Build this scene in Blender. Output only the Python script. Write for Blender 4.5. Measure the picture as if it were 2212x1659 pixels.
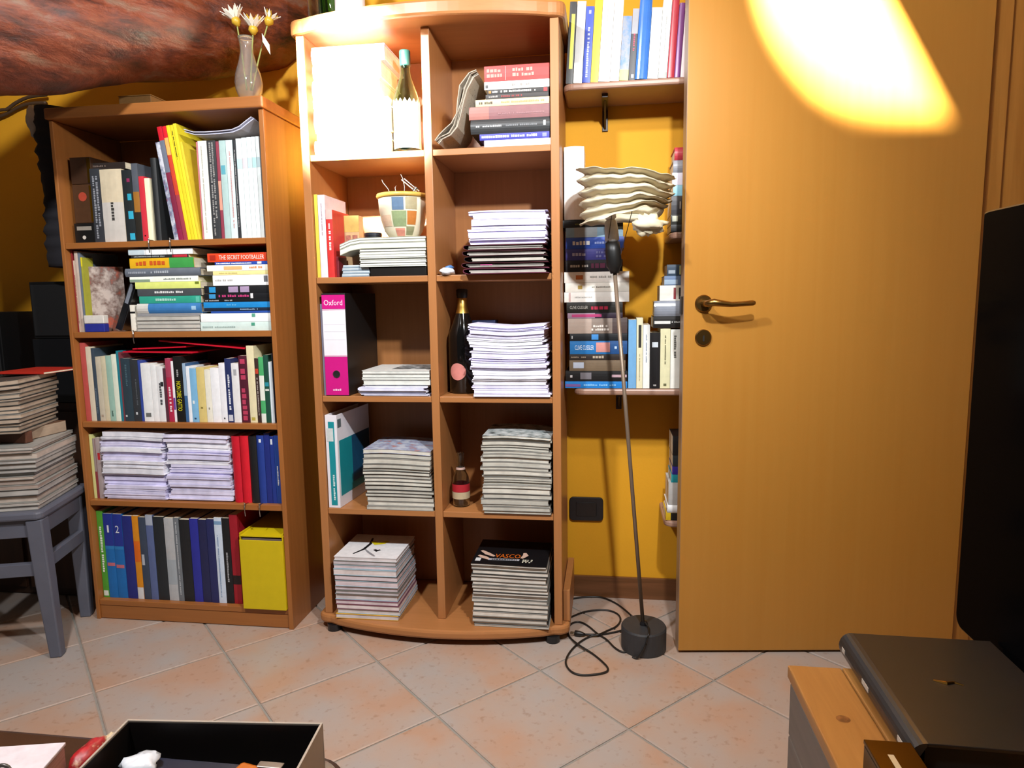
import bpy, bmesh, math, random
from mathutils import Vector, Matrix
R = math.radians
for o in list(bpy.data.objects): bpy.data.objects.remove(o)
scene = bpy.context.scene
COL = scene.collection
rng = random.Random(7)

# ------------------------------------------------------------------ camera
# World frame: X along the back wall, Y towards it, Z up, metres. Camera above the origin.
IMG_W, IMG_H, FPX = 2212.0, 1659.0, 1472.33
CAM_H, PITCH, ROLL, YAW = 1.0394, 0.1269, -0.0154, R(8.1)
def cam_axes():
    f = Vector((0, math.cos(PITCH), -math.sin(PITCH))); r = Vector((1, 0, 0)); u = r.cross(f)
    c, s = math.cos(ROLL), math.sin(ROLL)
    rot = Matrix.Rotation(YAW, 3, 'Z')
    return rot @ (c*r + s*u), rot @ (-s*r + c*u), rot @ f
CR, CU, CF = cam_axes()
cd = bpy.data.cameras.new('camera'); cam = bpy.data.objects.new('camera', cd); COL.objects.link(cam)
m = Matrix((CR, CU, -CF)).transposed().to_4x4(); m.translation = (0, 0, CAM_H)
cam.matrix_world = m
cd.sensor_width = 36; cd.lens = FPX/IMG_W*36; cd.clip_start = 0.02
scene.camera = cam

# ------------------------------------------------------------------ world, lights, exposure
wd = bpy.data.worlds.new('world'); scene.world = wd; wd.use_nodes = True
wd.node_tree.nodes['Background'].inputs[0].default_value = (1.0, 0.93, 0.86, 1)
wd.node_tree.nodes['Background'].inputs[1].default_value = 0.05
vs = scene.view_settings
vs.view_transform = 'Standard'; vs.look = 'None'; vs.gamma = 1.0; vs.use_curve_mapping = False
vs.exposure = 0.0
def lamp(name, kind, loc, energy, col, radius=.03, target=None, angle=None, blend=.3):
    l = bpy.data.lights.new(name, kind); l.energy = energy; l.color = col; l.shadow_soft_size = radius
    o = bpy.data.objects.new(name, l); COL.objects.link(o); o.location = loc
    if target is not None: o.rotation_euler = (Vector(target)-Vector(loc)).to_track_quat('-Z', 'Y').to_euler()
    if kind == 'SPOT': l.spot_size = R(angle); l.spot_blend = blend
    return o
lamp('ceiling_lamp', 'POINT', (-.85, .58, 2.22), 122, (.96, .98, 1.0), .05)
lamp('room_spot', 'SPOT', (.22, .78, 1.90), 112, (.96, .98, 1.0), .03, (-.40, 1.95, 1.0), 106, 1.0)
lamp('niche_lamp', 'POINT', (.12, 1.12, 1.88), 17, (1.0, .95, .84), .03)
lamp('bookcase_spot', 'SPOT', (-.98, .80, 2.00), 6500, (1.0, .96, .86), .03, (-.73, 1.95, 1.62), 23, 1.0)
DSP = Vector((.24, 1.12, 2.12))
lamp('door_spot', 'SPOT', DSP, 4600, (1.0, .93, .76), .011, (.73, 1.98, 1.86), 45, 1.0)

# photo measurement -> metric X, Z on a vertical plane parallel to the back wall, or X, Y on a level plane
def _ray(u, v): return CR*((u-IMG_W/2)/FPX) + CU*(-(v-IMG_H/2)/FPX) + CF
def PY(u, v, y): d = _ray(u, v); t = y/d.y; return Vector((t*d.x, y, CAM_H+t*d.z))
def PZ(u, v, z): d = _ray(u, v); t = (z-CAM_H)/d.z; return Vector((t*d.x, t*d.y, z))
def px_x(u, v, y): return PY(u, v, y).x
def px_z(u, v, y): return PY(u, v, y).z

# ------------------------------------------------------------------ materials
_mc = {}
def hexc(h):
    h = h.lstrip('#'); c = [int(h[i:i+2], 16)/255 for i in (0, 2, 4)]
    return tuple((x/12.92 if x <= .04045 else ((x+.055)/1.055)**2.4) for x in c)
def _new(name):
    mt = bpy.data.materials.new(name); mt.use_nodes = True
    nt = mt.node_tree; b = nt.nodes['Principled BSDF']
    return mt, nt, b
def N(nt, t, **kw):
    n = nt.nodes.new(t)
    for k, v in kw.items(): setattr(n, k, v)
    return n
def ramp(nt, fac, stops):
    r = N(nt, 'ShaderNodeValToRGB'); cr = r.color_ramp
    while len(cr.elements) < len(stops): cr.elements.new(.5)
    for e, (p, c) in zip(cr.elements, stops): e.position = p; e.color = (*c, 1)
    nt.links.new(fac, r.inputs[0]); return r.outputs[0]
def noise(nt, scale=(5, 5, 5), detail=3, rough=.55, space='Object', dist=0):
    tc = N(nt, 'ShaderNodeTexCoord'); mp = N(nt, 'ShaderNodeMapping'); mp.inputs['Scale'].default_value = scale
    nz = N(nt, 'ShaderNodeTexNoise'); nz.inputs['Scale'].default_value = 1; nz.inputs['Detail'].default_value = detail
    nz.inputs['Roughness'].default_value = rough; nz.inputs['Distortion'].default_value = dist
    nt.links.new(tc.outputs[space], mp.inputs[0]); nt.links.new(mp.outputs[0], nz.inputs['Vector'])
    return nz.outputs['Fac']
def sc(c, k): return tuple(min(1, x*k) for x in c)
def paint(h, rough=.5, var=.10, scale=60, metal=0, spec=.5):
    key = ('p', h, rough, var, scale, metal)
    if key in _mc: return _mc[key]
    mt, nt, b = _new('paint_'+h.strip('#')); c = hexc(h)
    f = noise(nt, (scale,)*3)
    nt.links.new(ramp(nt, f, [(.25, sc(c, 1-var)), (.75, sc(c, 1+var))]), b.inputs['Base Color'])
    b.inputs['Roughness'].default_value = rough; b.inputs['Metallic'].default_value = metal
    b.inputs['Specular IOR Level'].default_value = spec
    _mc[key] = mt; return mt
def mottle(h1, h2, h3=None, scale=40, rough=.45):
    key = ('m', h1, h2, h3, scale)
    if key in _mc: return _mc[key]
    mt, nt, b = _new('print_'+h1.strip('#')); f = noise(nt, (scale,)*3, 4, .6)
    st = [(.40, hexc(h1)), (.55, hexc(h2))]
    if h3: st.append((.66, hexc(h3)))
    nt.links.new(ramp(nt, f, st), b.inputs['Base Color']); b.inputs['Roughness'].default_value = rough
    _mc[key] = mt; return mt
def wood(h1, h2, scale=(60, 60, 4), rough=.4, dist=.4, name='wood', detail=5, coat=0, bump=0):
    key = ('w', h1, h2, scale, rough)
    if key in _mc: return _mc[key]
    mt, nt, b = _new(name); f = noise(nt, scale, detail, .6, 'Object', dist)
    nt.links.new(ramp(nt, f, [(.3, hexc(h1)), (.7, hexc(h2))]), b.inputs['Base Color'])
    b.inputs['Roughness'].default_value = rough; b.inputs['Coat Weight'].default_value = coat
    if bump:
        bp = N(nt, 'ShaderNodeBump'); bp.inputs['Strength'].default_value = bump; bp.inputs['Distance'].default_value = .003
        nt.links.new(f, bp.inputs['Height']); nt.links.new(bp.outputs[0], b.inputs['Normal'])
    _mc[key] = mt; return mt
def pages(h='#d8d2c4'):
    key = ('pg', h)
    if key in _mc: return _mc[key]
    mt, nt, b = _new('page_edges'); c = sc(hexc(h), 1.12)
    f = noise(nt, (6, 6, 900), 2); g = noise(nt, (25, 25, 25), 2)
    ad = N(nt, 'ShaderNodeMath', operation='MULTIPLY'); nt.links.new(f, ad.inputs[0]); nt.links.new(g, ad.inputs[1])
    nt.links.new(ramp(nt, ad.outputs[0], [(.12, sc(c, .72)), (.34, sc(c, 1.03))]), b.inputs['Base Color'])
    b.inputs['Roughness'].default_value = .8
    _mc[key] = mt; return mt
def glass(h, rough=.03, name='glass'):
    key = ('g', h, rough)
    if key in _mc: return _mc[key]
    mt, nt, b = _new(name); b.inputs['Base Color'].default_value = (*hexc(h), 1)
    b.inputs['Transmission Weight'].default_value = 1; b.inputs['Roughness'].default_value = rough; b.inputs['IOR'].default_value = 1.45
    _mc[key] = mt; return mt
def metal(h, rough=.3): return paint(h, rough, .04, 30, 1)

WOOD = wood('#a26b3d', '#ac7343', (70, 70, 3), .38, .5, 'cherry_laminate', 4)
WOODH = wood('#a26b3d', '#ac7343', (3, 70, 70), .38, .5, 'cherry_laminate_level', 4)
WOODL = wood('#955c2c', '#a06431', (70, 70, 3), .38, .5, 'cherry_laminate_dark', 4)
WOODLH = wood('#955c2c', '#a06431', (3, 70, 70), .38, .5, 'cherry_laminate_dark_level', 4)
SHELFW = paint('#9d7a68', .4, .06, 20)
PAGE, PAGEG, PAGEW = pages('#d9cdb4'), pages('#b3afa6'), pages('#d8d6d8')

# ------------------------------------------------------------------ mesh helpers
class MB:
    def __init__(s): s.v = []; s.f = []; s.m = []
    def add(s, vs, fs, mi=0):
        o = len(s.v); s.v += [tuple(p) for p in vs]
        for f in fs: s.f.append([i+o for i in f]); s.m.append(mi)
    def box(s, x0, x1, y0, y1, z0, z1, mi=0):
        s.add([(x0,y0,z0),(x1,y0,z0),(x1,y1,z0),(x0,y1,z0),(x0,y0,z1),(x1,y0,z1),(x1,y1,z1),(x0,y1,z1)],
              [(0,3,2,1),(4,5,6,7),(0,1,5,4),(1,2,6,5),(2,3,7,6),(3,0,4,7)], mi); return s
    def prism(s, poly, z0, z1, mi=0, axis='z'):
        n = len(poly)
        def q(a, b, c): return {'z': (a, b, c), 'y': (a, c, b), 'x': (c, a, b)}[axis]
        vs = [q(a, b, z0) for a, b in poly]+[q(a, b, z1) for a, b in poly]
        s.add(vs, [tuple(range(n))[::-1], tuple(range(n, 2*n))]+[(i, (i+1) % n, (i+1) % n+n, i+n) for i in range(n)], mi); return s
    def lathe(s, prof, seg=24, c=(0, 0, 0), mi=0, wob=None):
        n = len(prof); vs = []
        for k in range(seg):
            a = 2*math.pi*k/seg
            for i, (r, z) in enumerate(prof):
                rr, zz = (r, z) if wob is None else wob(i, a, r, z)
                vs.append((c[0]+rr*math.cos(a), c[1]+rr*math.sin(a), c[2]+zz))
        fs = [(k*n+i, ((k+1) % seg)*n+i, ((k+1) % seg)*n+i+1, k*n+i+1) for k in range(seg) for i in range(n-1)]
        s.add(vs, fs, mi); return s
    def tube(s, pts, r, seg=8, mi=0, cap=True):
        pts = [Vector(p) for p in pts]; n = len(pts); vs = []; up = Vector((0, 0, 1))
        rs = r if isinstance(r, (list, tuple)) else [r]*n
        for i, p in enumerate(pts):
            t = (pts[min(i+1, n-1)]-pts[max(i-1, 0)]).normalized()
            a = t.cross(up if abs(t.z) < .95 else Vector((1, 0, 0))).normalized(); b = t.cross(a)
            for k in range(seg):
                w = 2*math.pi*k/seg; vs.append(p+rs[i]*(math.cos(w)*a+math.sin(w)*b))
        fs = [(i*seg+k, i*seg+(k+1) % seg, (i+1)*seg+(k+1) % seg, (i+1)*seg+k) for i in range(n-1) for k in range(seg)]
        if cap: fs += [tuple(range(seg))[::-1], tuple((n-1)*seg+k for k in range(seg))]
        s.add(vs, fs, mi); return s
def obj(name, mb, mats, parent=None, loc=(0, 0, 0), rot=(0, 0, 0), smooth=False, bevel=0, fix=True):
    me = bpy.data.meshes.new(name); me.from_pydata(mb.v, [], mb.f)
    if not isinstance(mats, (list, tuple)): mats = [mats]
    for k in mats: me.materials.append(k)
    me.polygons.foreach_set('material_index', mb.m)
    if fix:
        bm = bmesh.new(); bm.from_mesh(me); bmesh.ops.recalc_face_normals(bm, faces=bm.faces); bm.to_mesh(me); bm.free()
    if smooth: me.polygons.foreach_set('use_smooth', [True]*len(me.polygons))
    me.update()
    o = bpy.data.objects.new(name, me); COL.objects.link(o); o.location = loc; o.rotation_euler = rot
    if parent: o.parent = parent
    if bevel:
        b = o.modifiers.new('bevel', 'BEVEL'); b.width = bevel; b.segments = 2; b.limit_method = 'ANGLE'
    return o
def empty(name, loc=(0, 0, 0), rz=0, rot=None):
    o = bpy.data.objects.new(name, None); COL.objects.link(o); o.location = loc
    o.rotation_euler = rot or (0, 0, rz); o.empty_display_size = .05; return o
def tag(o, label=None, cat=None, group=None, kind=None):
    if label: o['label'] = label
    if cat: o['category'] = cat
    if group: o['group'] = group
    if kind: o['kind'] = kind
    return o
def dbox(name, d, mats, parent=None, bevel=.0012, **k): return obj(name, MB().box(*d), mats, parent, bevel=bevel, **k)

_tx = {}
def text_verts(s):
    if s in _tx: return _tx[s]
    cu = bpy.data.curves.new('t', 'FONT'); cu.body = s; cu.size = 1; cu.resolution_u = 2
    to = bpy.data.objects.new('t', cu); COL.objects.link(to)
    dg = bpy.context.evaluated_depsgraph_get(); me = bpy.data.meshes.new_from_object(to.evaluated_get(dg))
    vs = [v.co.copy() for v in me.vertices]; fs = [tuple(p.vertices) for p in me.polygons]
    bpy.data.objects.remove(to); bpy.data.curves.remove(cu); bpy.data.meshes.remove(me)
    x0 = min(v.x for v in vs); x1 = max(v.x for v in vs); y0 = min(v.y for v in vs); y1 = max(v.y for v in vs)
    _tx[s] = ([((v.x-x0)/(x1-x0), (v.y-y0)/(y1-y0)) for v in vs], fs); return _tx[s]
def text_on(name, s, org, along, up, L, Hh, mat, parent):
    """flat lettering filling the L x Hh rectangle spanned from org by unit vectors along, up"""
    vs, fs = text_verts(s); org, along, up = Vector(org), Vector(along), Vector(up); mb = MB()
    mb.add([org+along*(a*L)+up*(b*Hh) for a, b in vs], fs)
    return obj(name, mb, mat, parent, fix=False)
def scribble(mb, org, along, up, L, Hh, seed, lines=1, mi=0, gap=.35):
    """a line of print too small to read: a row of letter-sized marks"""
    rg = random.Random(seed); org, along, up = Vector(org), Vector(along), Vector(up)
    lh = Hh/lines
    for k in range(lines):
        x = 0
        while x < L*(.97 if k == 0 else .8):
            w = lh*rg.uniform(.35, .7)
            if rg.random() < .14: x += lh*.5; continue
            if x+w > L: break
            y0 = lh*k+lh*.16; y1 = y0+lh*rg.choice((.5, .62, .62, .68))
            p = [org+along*x+up*y0, org+along*(x+w)+up*y0, org+along*(x+w)+up*y1, org+along*x+up*y1]
            mb.add(p, [(0, 1, 2, 3)], mi); x += w+lh*.16

# ------------------------------------------------------------------ books
def lift(h):
    """paper-white covers are brighter than the rest of the palette"""
    c = [int(h[i:i+2], 16) for i in (1, 3, 5)]
    return '#%02x%02x%02x' % tuple(min(250, round(x*1.09)) for x in c) if min(c) > 185 else h
def make_book(pos, t, H, d, col, flat=False, lean=0, yaw=0, page='#d9cdb4', hard=False, bands=(), prints=(), text=None,
              blocks=(), rough=.45, name='book', mat=None, seed=0, rev=False):
    """pos = lower left corner of the spine. t thickness, H spine length, d cover width.
    bands: (from, to, colour) along the spine; blocks: (c0, c1, a0, a1, colour); prints: (c0, c1, a0, a1, colour, lines)
    text: (string, colour, c0, c1, a0, a1). Fractions of the spine measured from the head (upright) / left end (flat)."""
    bt = min(.0022 if hard else .0007, t*.22); bul = (.16 if hard else .03)*t
    def arc(a): q = 2*a/t-1; return -bul*(1-q*q)
    def mp(a, b, c): return (c, b, a) if flat else (a, b, c)
    n = 6 if hard else 4
    prof = [(0, d)]+[(t*k/n, arc(t*k/n)) for k in range(n+1)]+[(t, d), (t-bt, d), (t-bt, bt), (bt, bt), (bt, d)]
    mb = MB(); m_ = len(prof)
    vs = [mp(a, b, 0) for a, b in prof]+[mp(a, b, H) for a, b in prof]
    mb.add(vs, [(i, (i+1) % m_, (i+1) % m_+m_, i+m_) for i in range(m_)])
    # end caps: left board, right board, spine strip (kept convex)
    k1 = n+1; cap = [(0, 1, m_-2, m_-1)]+[(k1+1, k1+2, k1+3, k1)]+[tuple(range(1, k1+1))+(k1+3, k1+4)]
    mb.add(vs[:m_], cap); mb.add(vs[m_:], cap)
    o = obj(name, mb, mat or paint(lift(col), rough, .08, 45), None, pos, (0, lean, yaw))
    ins = .003 if hard else .0006
    pb = MB(); x = [mp(bt, bt, ins), mp(t-bt, d-ins*1.5, H-ins)]
    pb.box(*(q for i in range(3) for q in (min(x[0][i], x[1][i]), max(x[0][i], x[1][i]))))
    obj('page_block', pb, pages(page), o)
    def strip(mb2, c0, c1, a0, a1, off=.0003):
        k = 4; ps = [(a0+(a1-a0)*i/k) for i in range(k+1)]
        mb2.add([mp(a, arc(a)-off, c0) for a in ps]+[mp(a, arc(a)-off, c1) for a in ps], [(i, i+1, i+k+2, i+k+1) for i in range(k)])
    def cc(f): return f*H if flat else (1-f)*H
    for (f0, f1, bc) in bands:
        q = MB(); strip(q, min(cc(f0), cc(f1)), max(cc(f0), cc(f1)), 0.0001, t-.0001); obj('spine_band', q, paint(bc, rough, .06, 45), o)
    for (f0, f1, a0, a1, bc) in blocks:
        q = MB(); strip(q, min(cc(f0), cc(f1)), max(cc(f0), cc(f1)), a0*t, a1*t, .0005); obj('spine_patch', q, paint(bc, rough, .06, 45), o)
    al = Vector(mp(0, 0, 1 if flat else -1)); up = Vector(mp(1, 0, 0))
    for i, (f0, f1, a0, a1, bc, ln) in enumerate(prints):
        q = MB(); am = (a0+a1)/2*t
        scribble(q, Vector(mp(a0*t, arc(am)-.0008, cc(f0))), al, up, (f1-f0)*H, (a1-a0)*t, seed*7+i, ln); 
        if q.v: obj('spine_print', q, paint(bc, .5, .05, 45), o, fix=False)
    if text:
        s, tc, f0, f1, a0, a1 = text; am = (a0+a1)/2*t
        text_on('spine_title', s, Vector(mp(a0*t, arc(am)-.0009, cc(f0))), al, up, (f1-f0)*H, (a1-a0)*t, paint(tc, .5, .03, 45), o)
    return o
_ORD = ['topmost', 'second', 'third', 'fourth', 'fifth', 'sixth', 'seventh', 'eighth', 'ninth', 'tenth', 'eleventh', 'twelfth',
        'thirteenth', 'fourteenth', 'fifteenth', 'sixteenth', 'seventeenth', 'eighteenth', 'nineteenth', 'twentieth', 'twenty-first',
        'twenty-second', 'twenty-third', 'twenty-fourth', 'twenty-fifth']
def ordtop(i, n): return 'topmost' if i == 0 else ('lowest' if i == n-1 else _ORD[i]+' from top')
_seed = [0]
def row_up(Yf, z, vb, specs, where, group, lean=0, cat='book', dmax=.2, lo=-9, hi=9):
    """upright books: (u0, u1 at the base, v of the top, colour, description, options), kept between lo and hi"""
    xs = [(px_x(s_[0], vb, Yf), px_x(s_[1], vb, Yf)) for s_ in specs]
    a, b = xs[0][0], xs[-1][1]; a2, b2 = max(a, lo), min(b, hi); k = (b2-a2)/(b-a)
    for sp, (x0, x1) in zip(specs, xs):
        u0, u1, vt, col, desc = sp[:5]; op = dict(sp[5]) if len(sp) > 5 else {}
        x0 = a2+(x0-a)*k; x1 = a2+(x1-a)*k; t = max(.002, x1-x0-.0004)
        ln = op.pop('lean', lean); H = (px_z((u0+u1)/2, vt, Yf)-z)/math.cos(ln)
        d = op.pop('d', min(dmax, max(.1, H*.68))); nm = op.pop('name', 'book'); ct = op.pop('cat', cat); w = op.pop('where', where)
        _seed[0] += 1
        t *= math.cos(ln)
        o = make_book((x0, Yf, z+.0004+max(0, t*math.sin(ln))), t, H, d, col, lean=ln, seed=_seed[0], name=nm, **op)
        tag(o, (desc+' '+w).strip(), ct, group)
def sheet_pile(x0, x1, y0, y1, z0, z1, n, name, lab, cat, group, page, cover=None, jit=.006, amp=0, layers=3, seed=1, wave=None,
               uneven=.5, top=None, descs=None, skew=0, yskew=0):
    """n lying magazines or paper bundles, each one its own object; bowed slabs of a few loose sheets"""
    rg = random.Random(seed); ws = [1+uneven*rg.uniform(-1, 1) for _ in range(n)]; s_ = sum(ws); z = z0+.0003; NX = 8; out = []
    bow = wave or (lambda q: math.sin(q*math.pi*1.15+.4))
    for i in range(n):
        t = (z1-z0)*ws[i]/s_; fr = (z-z0)/max(1e-6, z1-z0)
        jx, jy = rg.uniform(-jit, jit), rg.uniform(-jit, jit); mb = MB()
        sx = skew*fr; sy = yskew*fr
        def slab(a0, a1, dx0, dx1, dy0, mi):
            vs = []
            for k in range(NX+1):
                q = k/NX; x = x0+jx+dx0+sx+(x1-x0-dx0+dx1)*q
                w0 = amp*max(0, fr)*bow(q); yy = y0+jy+dy0+sy
                for (y, zz) in ((yy, a0), (y1+jy+sy, a0), (y1+jy+sy, a1), (yy, a1)): vs.append((x, y, z+zz*t+w0))
            fs = [(4*k+j, 4*k+(j+1) % 4, 4*k+4+(j+1) % 4, 4*k+4+j) for k in range(NX) for j in range(4)]+[(0, 3, 2, 1), tuple(4*NX+j for j in range(4))]
            mb.add(vs, fs, mi)
        if cover:   # magazine: lower cover, page block, upper cover
            slab(0, .10, 0, 0, 0, 1); slab(.11, .86, rg.uniform(0, .002), -rg.uniform(0, .002), .0012, 0); slab(.87, .97, 0, 0, 0, 1)
            cm = cover[rg.randrange(len(cover))]
        else:       # loose sheets
            cuts = sorted(rg.uniform(.1, .9) for _ in range(layers-1)); cuts = [0]+cuts+[1]
            for a, b in zip(cuts[:-1], cuts[1:]):
                slab(a+.01, b-.02, rg.uniform(-jit, jit), rg.uniform(-jit, jit), rg.uniform(-.004, .004), 0)
            cm = None
        pm = page[rg.randrange(len(page))] if isinstance(page, (list, tuple)) else page
        if i == n-1 and top: cm = top
        o = obj(name, mb, [pm]+([cm] if cm else []))
        k = n-1-i
        tag(o, (descs[k] if descs and k < len(descs) and descs[k] else lab % ordtop(k, n)), cat, group); out.append(o)
        z += t+.0003
    return out

# ================================================================== THE SETTING
WALL_Y = 2.285
def wall_mat():
    mt, nt, b = _new('yellow_wall_paint'); f = noise(nt, (3, 3, 3), 4); g = noise(nt, (120, 120, 120), 3)
    c = hexc('#d99a12')
    nt.links.new(ramp(nt, f, [(.3, sc(c, .93)), (.7, sc(c, 1.05))]), b.inputs['Base Color']); b.inputs['Roughness'].default_value = .75
    bp = N(nt, 'ShaderNodeBump'); bp.inputs['Strength'].default_value = .15; bp.inputs['Distance'].default_value = .002
    nt.links.new(g, bp.inputs['Height']); nt.links.new(bp.outputs[0], b.inputs['Normal']); return mt
WALLM = wall_mat()
def tile_mat():
    mt, nt, b = _new('terracotta_tile'); oi = N(nt, 'ShaderNodeObjectInfo')
    tc = N(nt, 'ShaderNodeTexCoord'); va = N(nt, 'ShaderNodeVectorMath', operation='ADD')
    cb = N(nt, 'ShaderNodeCombineXYZ'); mu = N(nt, 'ShaderNodeMath', operation='MULTIPLY'); mu.inputs[1].default_value = 50
    nt.links.new(oi.outputs['Random'], mu.inputs[0]); nt.links.new(mu.outputs[0], cb.inputs[0]); nt.links.new(mu.outputs[0], cb.inputs[2])
    nt.links.new(tc.outputs['Object'], va.inputs[0]); nt.links.new(cb.outputs[0], va.inputs[1])
    def nz(s, d):
        n_ = N(nt, 'ShaderNodeTexNoise'); n_.inputs['Scale'].default_value = s; n_.inputs['Detail'].default_value = d
        nt.links.new(va.outputs[0], n_.inputs['Vector']); return n_.outputs['Fac']
    big = ramp(nt, nz(5, 4), [(.34, hexc('#a49b95')), (.5, hexc('#a99689')), (.66, hexc('#ae8d77'))])
    sp = ramp(nt, nz(60, 3), [(.28, (.8, .7, .62)), (.40, (1, 1, 1))])
    mx = N(nt, 'ShaderNodeMixRGB', blend_type='MULTIPLY'); mx.inputs[0].default_value = .8
    nt.links.new(big, mx.inputs[1]); nt.links.new(sp, mx.inputs[2]); nt.links.new(mx.outputs[0], b.inputs['Base Color'])
    b.inputs['Roughness'].default_value = .42
    bp = N(nt, 'ShaderNodeBump'); bp.inputs['Strength'].default_value = .25; bp.inputs['Distance'].default_value = .002
    nt.links.new(nz(25, 4), bp.inputs['Height']); nt.links.new(bp.outputs[0], b.inputs['Normal']); return mt
fl = tag(dbox('floor', (-3.0, 1.9, -.6, WALL_Y+.1, -.06, -.004), paint('#8d8880', .8, .1, 80), bevel=0), kind='structure')
PT = .335; ta = R(37.34)+YAW
E1 = Vector((math.cos(ta), math.sin(ta))); E2 = Vector((math.sin(ta), -math.cos(ta)))
o0 = Matrix.Rotation(YAW, 2) @ Vector((-3.399*PT, 5.1298*PT))
hs = (PT-.006)/2
def rect_pts(k): return [(-k, -k), (k, -k), (k, k), (-k, k)]
tmb = MB(); q = hs; b_ = .003
tmb.add([(x, y, -.006) for x, y in rect_pts(q)]+[(x, y, -.002) for x, y in rect_pts(q)]+[(x, y, 0) for x, y in rect_pts(q-b_)],
        [(i, (i+1) % 4, (i+1) % 4+4, i+4) for i in range(4)]+[(i+4, (i+1) % 4+4, (i+1) % 4+8, i+8) for i in range(4)]+[(8, 9, 10, 11), (3, 2, 1, 0)])
tile0 = None; TM = tile_mat()
for i in range(-14, 16):
    for j in range(-14, 16):
        c = o0+E1*((i+.5)*PT)+E2*((j+.5)*PT)
        if not (-2.75 < c.x < 1.68 and -.3 < c.y < WALL_Y-.02): continue
        if c.y < .75 and not (-1.9 < c.x < 1.3): continue
        if tile0 is None: tile0 = t_ = obj('tile', tmb, TM, fl)
        else: t_ = tile0.copy(); COL.objects.link(t_); t_.parent = fl
        t_.location = (c.x, c.y, 0); t_.rotation_euler = (0, 0, ta)
tag(dbox('wall_back', (-3.0, 1.0, WALL_Y, WALL_Y+.1, 0, 2.75), WALLM, bevel=0), kind='structure')
tag(dbox('baseboard_back', (-3.0, .99, WALL_Y-.012, WALL_Y, 0, .075), wood('#5e3a1c', '#74492a', (3, 60, 60), .4, .3, 'baseboard_wood')), kind='structure')
# right wall with the doorway; its far jamb faces the room
tag(dbox('wall_right', (1.0, 1.25, 2.06, WALL_Y+.1, 0, 2.75), WALLM, bevel=0), kind='structure')
tag(dbox('wall_hall', (1.85, 1.9, -.6, WALL_Y+.1, 0, 2.75), paint('#c9b48c', .8, .04, 4), bevel=0), kind='structure')
JAMB = wood('#9a6526', '#ad7734', (40, 40, 3), .4, .4, 'door_veneer_jamb')
tr = tag(dbox('trim_1', (.992, 1.035, 2.03, 2.06, 0, 2.15), JAMB), kind='structure')
dbox('jamb_lining', (1.037, 1.25, 2.038, 2.06, 0, 2.15), JAMB, tr)
dbox('jamb_stop', (1.10, 1.16, 2.024, 2.038, 0, 2.15), JAMB, tr)
tag(dbox('ceiling', (-3.0, 1.9, -.6, WALL_Y+.1, 2.75, 2.8), wood('#7a5634', '#8c6640', (3, 40, 40), .6, .3, 'ceiling_boards'), bevel=0), kind='structure')

# ---- door leaf, standing open against the shelves
DA, DB = Vector((.205, 1.922)), Vector((.986, 2.016)); da = math.atan2(DB.y-DA.y, DB.x-DA.x); DL = (DB-DA).length
DOORM = wood('#ad772f', '#b07b33', (45, 45, 1.5), .33, .3, 'door_veneer')
door = tag(dbox('door_1', (0, DL, 0, .038, .008, 2.1), DOORM, bevel=.0015, loc=(DA.x, DA.y, 0), rot=(0, 0, da)), kind='structure')
dbox('edge_band', (-.0015, 0, .001, .037, .008, 2.1), paint('#8a6f58', .35, .05, 20), door, bevel=0)
BRASS = metal('#8a6a3a', .32)
def disc(name, r, dep, cx, cz, mat, par, seg=28):
    mb = MB().lathe([(0, 0), (r, 0), (r, -dep*.6), (r*.9, -dep), (0, -dep)], seg)
    return obj(name, mb, mat, par, (cx, -.0002, cz), (R(-90), 0, 0), smooth=False)
hx, hz = .052, 1.014
ro = disc('handle_rosette', .0235, .008, hx, hz, BRASS, door)
for k in ro.data.vertices: pass
mb = MB()
mb.tube([(hx, -.006, hz), (hx, -.040, hz), (hx+.004, -.050, hz+.001), (hx+.014, -.055, hz+.003), (hx+.035, -.055, hz), (hx+.06, -.053, hz-.003), (hx+.09, -.051, hz-.002), (hx+.118, -.049, hz), (hx+.124, -.048, hz)],
        [.010, .009, .0095, .010, .0085, .007, .0068, .0072, .005], 12)
obj('handle_lever', mb, BRASS, door, smooth=True)
kp = disc('keyhole_plate', .0225, .006, hx+.001, .921, BRASS, door)
mb = MB().box(-.0022, .0022, -.0068, -.0055, -.010, .006)
obj('keyhole', mb, paint('#120d08', .7), kp, (0, 0, 0), (R(90), 0, 0))
dbox('latch', (-.006, -.0015, .008, .03, .985, 1.035), metal('#5b5148', .35), door)

BLK0 = paint('#1b1b1c', .4, .05, 20)
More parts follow.
